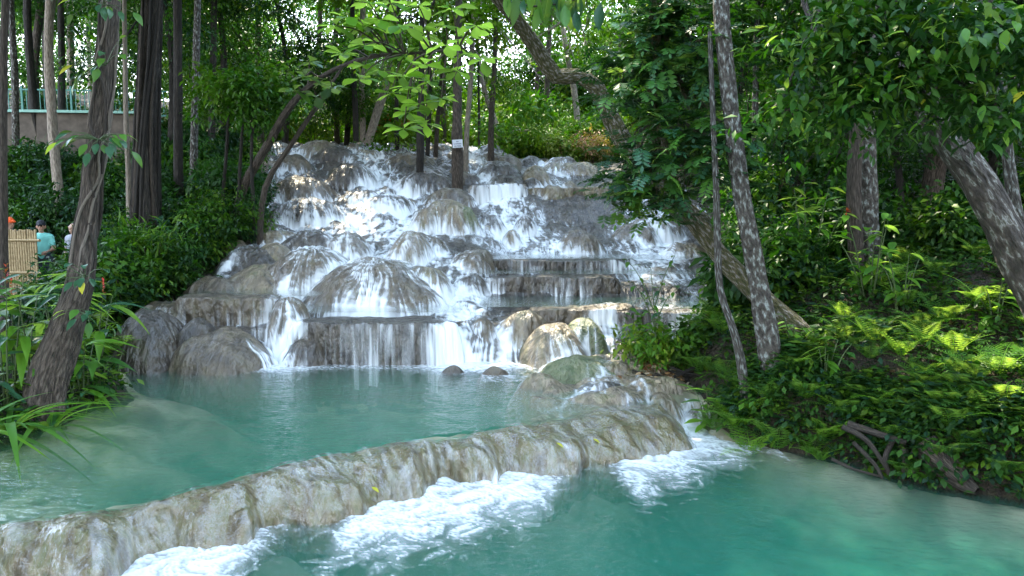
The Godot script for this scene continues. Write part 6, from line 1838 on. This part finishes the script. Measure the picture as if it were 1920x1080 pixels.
func person(label: String, at: Vector3, turn: float, shirt: Color, cap: Color, tone: Color, has_cap := true, arms := 0):
	var o := base("person", at)
	tag(o, label, "person", "people on the path behind the bamboo fence")
	o.rotation.y = turn
	var torso := [[Vector3(0, 0.98, 0), Vector3(0, 1.18, 0.005), 0.125, 0.12], [Vector3(0, 1.18, 0), Vector3(0, 1.36, 0), 0.12, 0.13], [Vector3(-0.13, 1.40, 0), Vector3(0.13, 1.40, 0), 0.075, 0.075]]
	var neck := [[Vector3(0, 1.42, 0), Vector3(0, 1.54, 0.01), 0.055, 0.05]]
	var legs := []
	var arm := []
	var sleeve := []
	var shorts := []
	var hands := []
	for s in [-1.0, 1.0]:
		var hip := Vector3(0.095 * s, 0.92, 0)
		var knee := Vector3(0.10 * s, 0.49, 0.02)
		var foot := Vector3(0.105 * s, 0.075, -0.01)
		legs.append_array([[hip, knee, 0.085, 0.058], [knee, foot, 0.056, 0.036], [foot, foot + Vector3(0.01 * s, -0.035, 0.15), 0.042, 0.036]])
		shorts.append([hip, hip.lerp(knee, 0.85), 0.105, 0.085])
		var sh := Vector3(0.185 * s, 1.39, 0)
		var el := Vector3(0.235 * s, 1.11, 0.02) if arms == 0 or s < 0 else Vector3(0.24 * s, 1.14, 0.08)
		var wr := Vector3(0.235 * s, 0.88, 0.10) if arms == 0 or s < 0 else Vector3(0.15 * s, 1.08, 0.30)
		arm.append_array([[sh, el, 0.052, 0.042], [el, wr, 0.040, 0.029]])
		sleeve.append([sh, sh.lerp(el, 0.6), 0.066, 0.060])
		hands.append([wr, s, (wr - el).normalized()])
	var b := MB.new()
	skin(b, torso + neck + legs + arm, 0.024, 0.05)
	for q in hands:
		skin(b, hand_bones(q[0], q[1], q[2], Vector3(0, 0, 1) if absf(q[2].z) < 0.6 else Vector3(0, 1, 0)), 0.006, 0.012)
	var c := Vector3(0, 1.645, 0.02)
	skin(b, [[c + Vector3(0, 0.03, -0.02), c + Vector3(0, 0.01, 0.005), 0.092, 0.085], [c, c + Vector3(0, -0.075, 0.035), 0.074, 0.048], [c + Vector3(0, 0.012, 0.088), c + Vector3(0, -0.018, 0.106), 0.010, 0.015], [c + Vector3(-0.025, -0.052, 0.083), c + Vector3(0.025, -0.052, 0.083), 0.009, 0.009], [c + Vector3(-0.05, 0.032, 0.072), c + Vector3(0.05, 0.032, 0.072), 0.014, 0.014], [c + Vector3(-0.088, 0.01, 0), c + Vector3(-0.094, -0.03, 0.004), 0.016, 0.010], [c + Vector3(0.088, 0.01, 0), c + Vector3(0.094, -0.03, 0.004), 0.016, 0.010]], 0.008, 0.02)
	b.smooth()
	put(b.done(), "body", mat(tone, 0.55), o)
	for s in [-1.0, 1.0]:
		var e := put(blob([[c + Vector3(0.032 * s, 0.008, 0.082), c + Vector3(0.036 * s, 0.008, 0.081), 0.010, 0.009]], 0.004, 0.01), "eye", mat(lin(0.04, 0.03, 0.025), 0.2), o)
		e.position = Vector3.ZERO
	put(blob(grown(torso, 0.022) + sleeve, 0.022, 0.05), "shirt", mat(shirt, 0.85), o)
	put(blob(shorts + [[Vector3(-0.05, 0.95, 0), Vector3(0.05, 0.95, 0), 0.135, 0.135]], 0.024, 0.05), "shorts", mat(lin(0.03, 0.035, 0.06), 0.9), o)
	put(blob([[c + Vector3(0, 0.03, -0.035), c + Vector3(0, 0.0, -0.05), 0.10, 0.085]], 0.012, 0.03), "hair", mat(lin(0.02, 0.016, 0.012), 0.7), o)
	if has_cap:
		var cb := MB.new()
		skin(cb, [[c + Vector3(0, 0.062, -0.012), c + Vector3(0, 0.055, 0.012), 0.096, 0.092]], 0.012, 0.03)
		skin(cb, [[c + Vector3(-0.045, 0.052, 0.12), c + Vector3(0.045, 0.052, 0.12), 0.014, 0.014], [c + Vector3(0, 0.056, 0.09), c + Vector3(0, 0.046, 0.165), 0.03, 0.012]], 0.008, 0.05)
		cb.smooth()
		put(cb.done(), "cap", mat(cap, 0.8), o)
	return o

func build_people():
	var g := ground(-10.8, 17.4)
	person("person in a light turquoise shirt and black cap looking over the bamboo fence", Vector3(-10.81, 1.05, -17.2), 0.35, lin(0.22, 0.62, 0.55), lin(0.012, 0.014, 0.022), lin(0.36, 0.20, 0.13), true, 1)
	person("person in a bright orange cap at the picture's left edge behind leaves", Vector3(-11.34, 1.12, -16.9), 1.2, lin(0.05, 0.12, 0.35), lin(0.75, 0.10, 0.015), lin(0.30, 0.17, 0.11))
	person("bareheaded person half hidden behind the vine-wrapped trunk on the path", Vector3(-10.42, 1.0, -17.8), -0.3, lin(0.35, 0.36, 0.40), lin(0.3, 0.3, 0.3), lin(0.42, 0.26, 0.18), false)

func build_small():
	rng.seed = 990
	for q in [[weir_point(-1.75, 7.6, 0.06), "yellow leaf stranded on the weir, leftmost"], [weir_point(0.25, 7.2, 0.06), "yellow leaf on the green part of the weir"], [weir_point(0.75, 7.9, 0.06), "yellow leaf right of the other on the weir's brown bulge"], [on(right_edge(9.7) + 0.05, 9.7, 0.05), "yellow leaf at the right shore beside the foam"]]:
		var o := put(S.tiny[0], "fallen_leaf", M.gy)
		o.transform = Transform3D(frame(Vector3(1, -0.3, 0.5)), q[0])
		tag(o, q[1], "leaf", "yellow leaves on the weir")

# things that look alike and share a label: say which one by its place, where one can count them
func tell_apart():
	var by := {}
	for c in get_children():
		if c.has_meta("label") and c is Node3D and c.has_meta("category"):
			var l: String = c.get_meta("label")
			if not by.has(l):
				by[l] = []
			by[l].append(c)
	var word := ["first", "second", "third", "fourth", "fifth", "sixth", "seventh", "eighth", "ninth", "tenth", "eleventh", "twelfth", "thirteenth", "fourteenth", "fifteenth", "sixteenth", "seventeenth", "eighteenth"]
	for l in by:
		var list: Array = by[l]
		if list.size() < 2 or list.size() > 18 or l.split(" ").size() > 12:
			continue
		list.sort_custom(func(a, b): return a.position.x / maxf(1.0, -a.position.z) < b.position.x / maxf(1.0, -b.position.z))
		for k in list.size():
			list[k].set_meta("label", "%s, %s from left" % [l, word[k]])
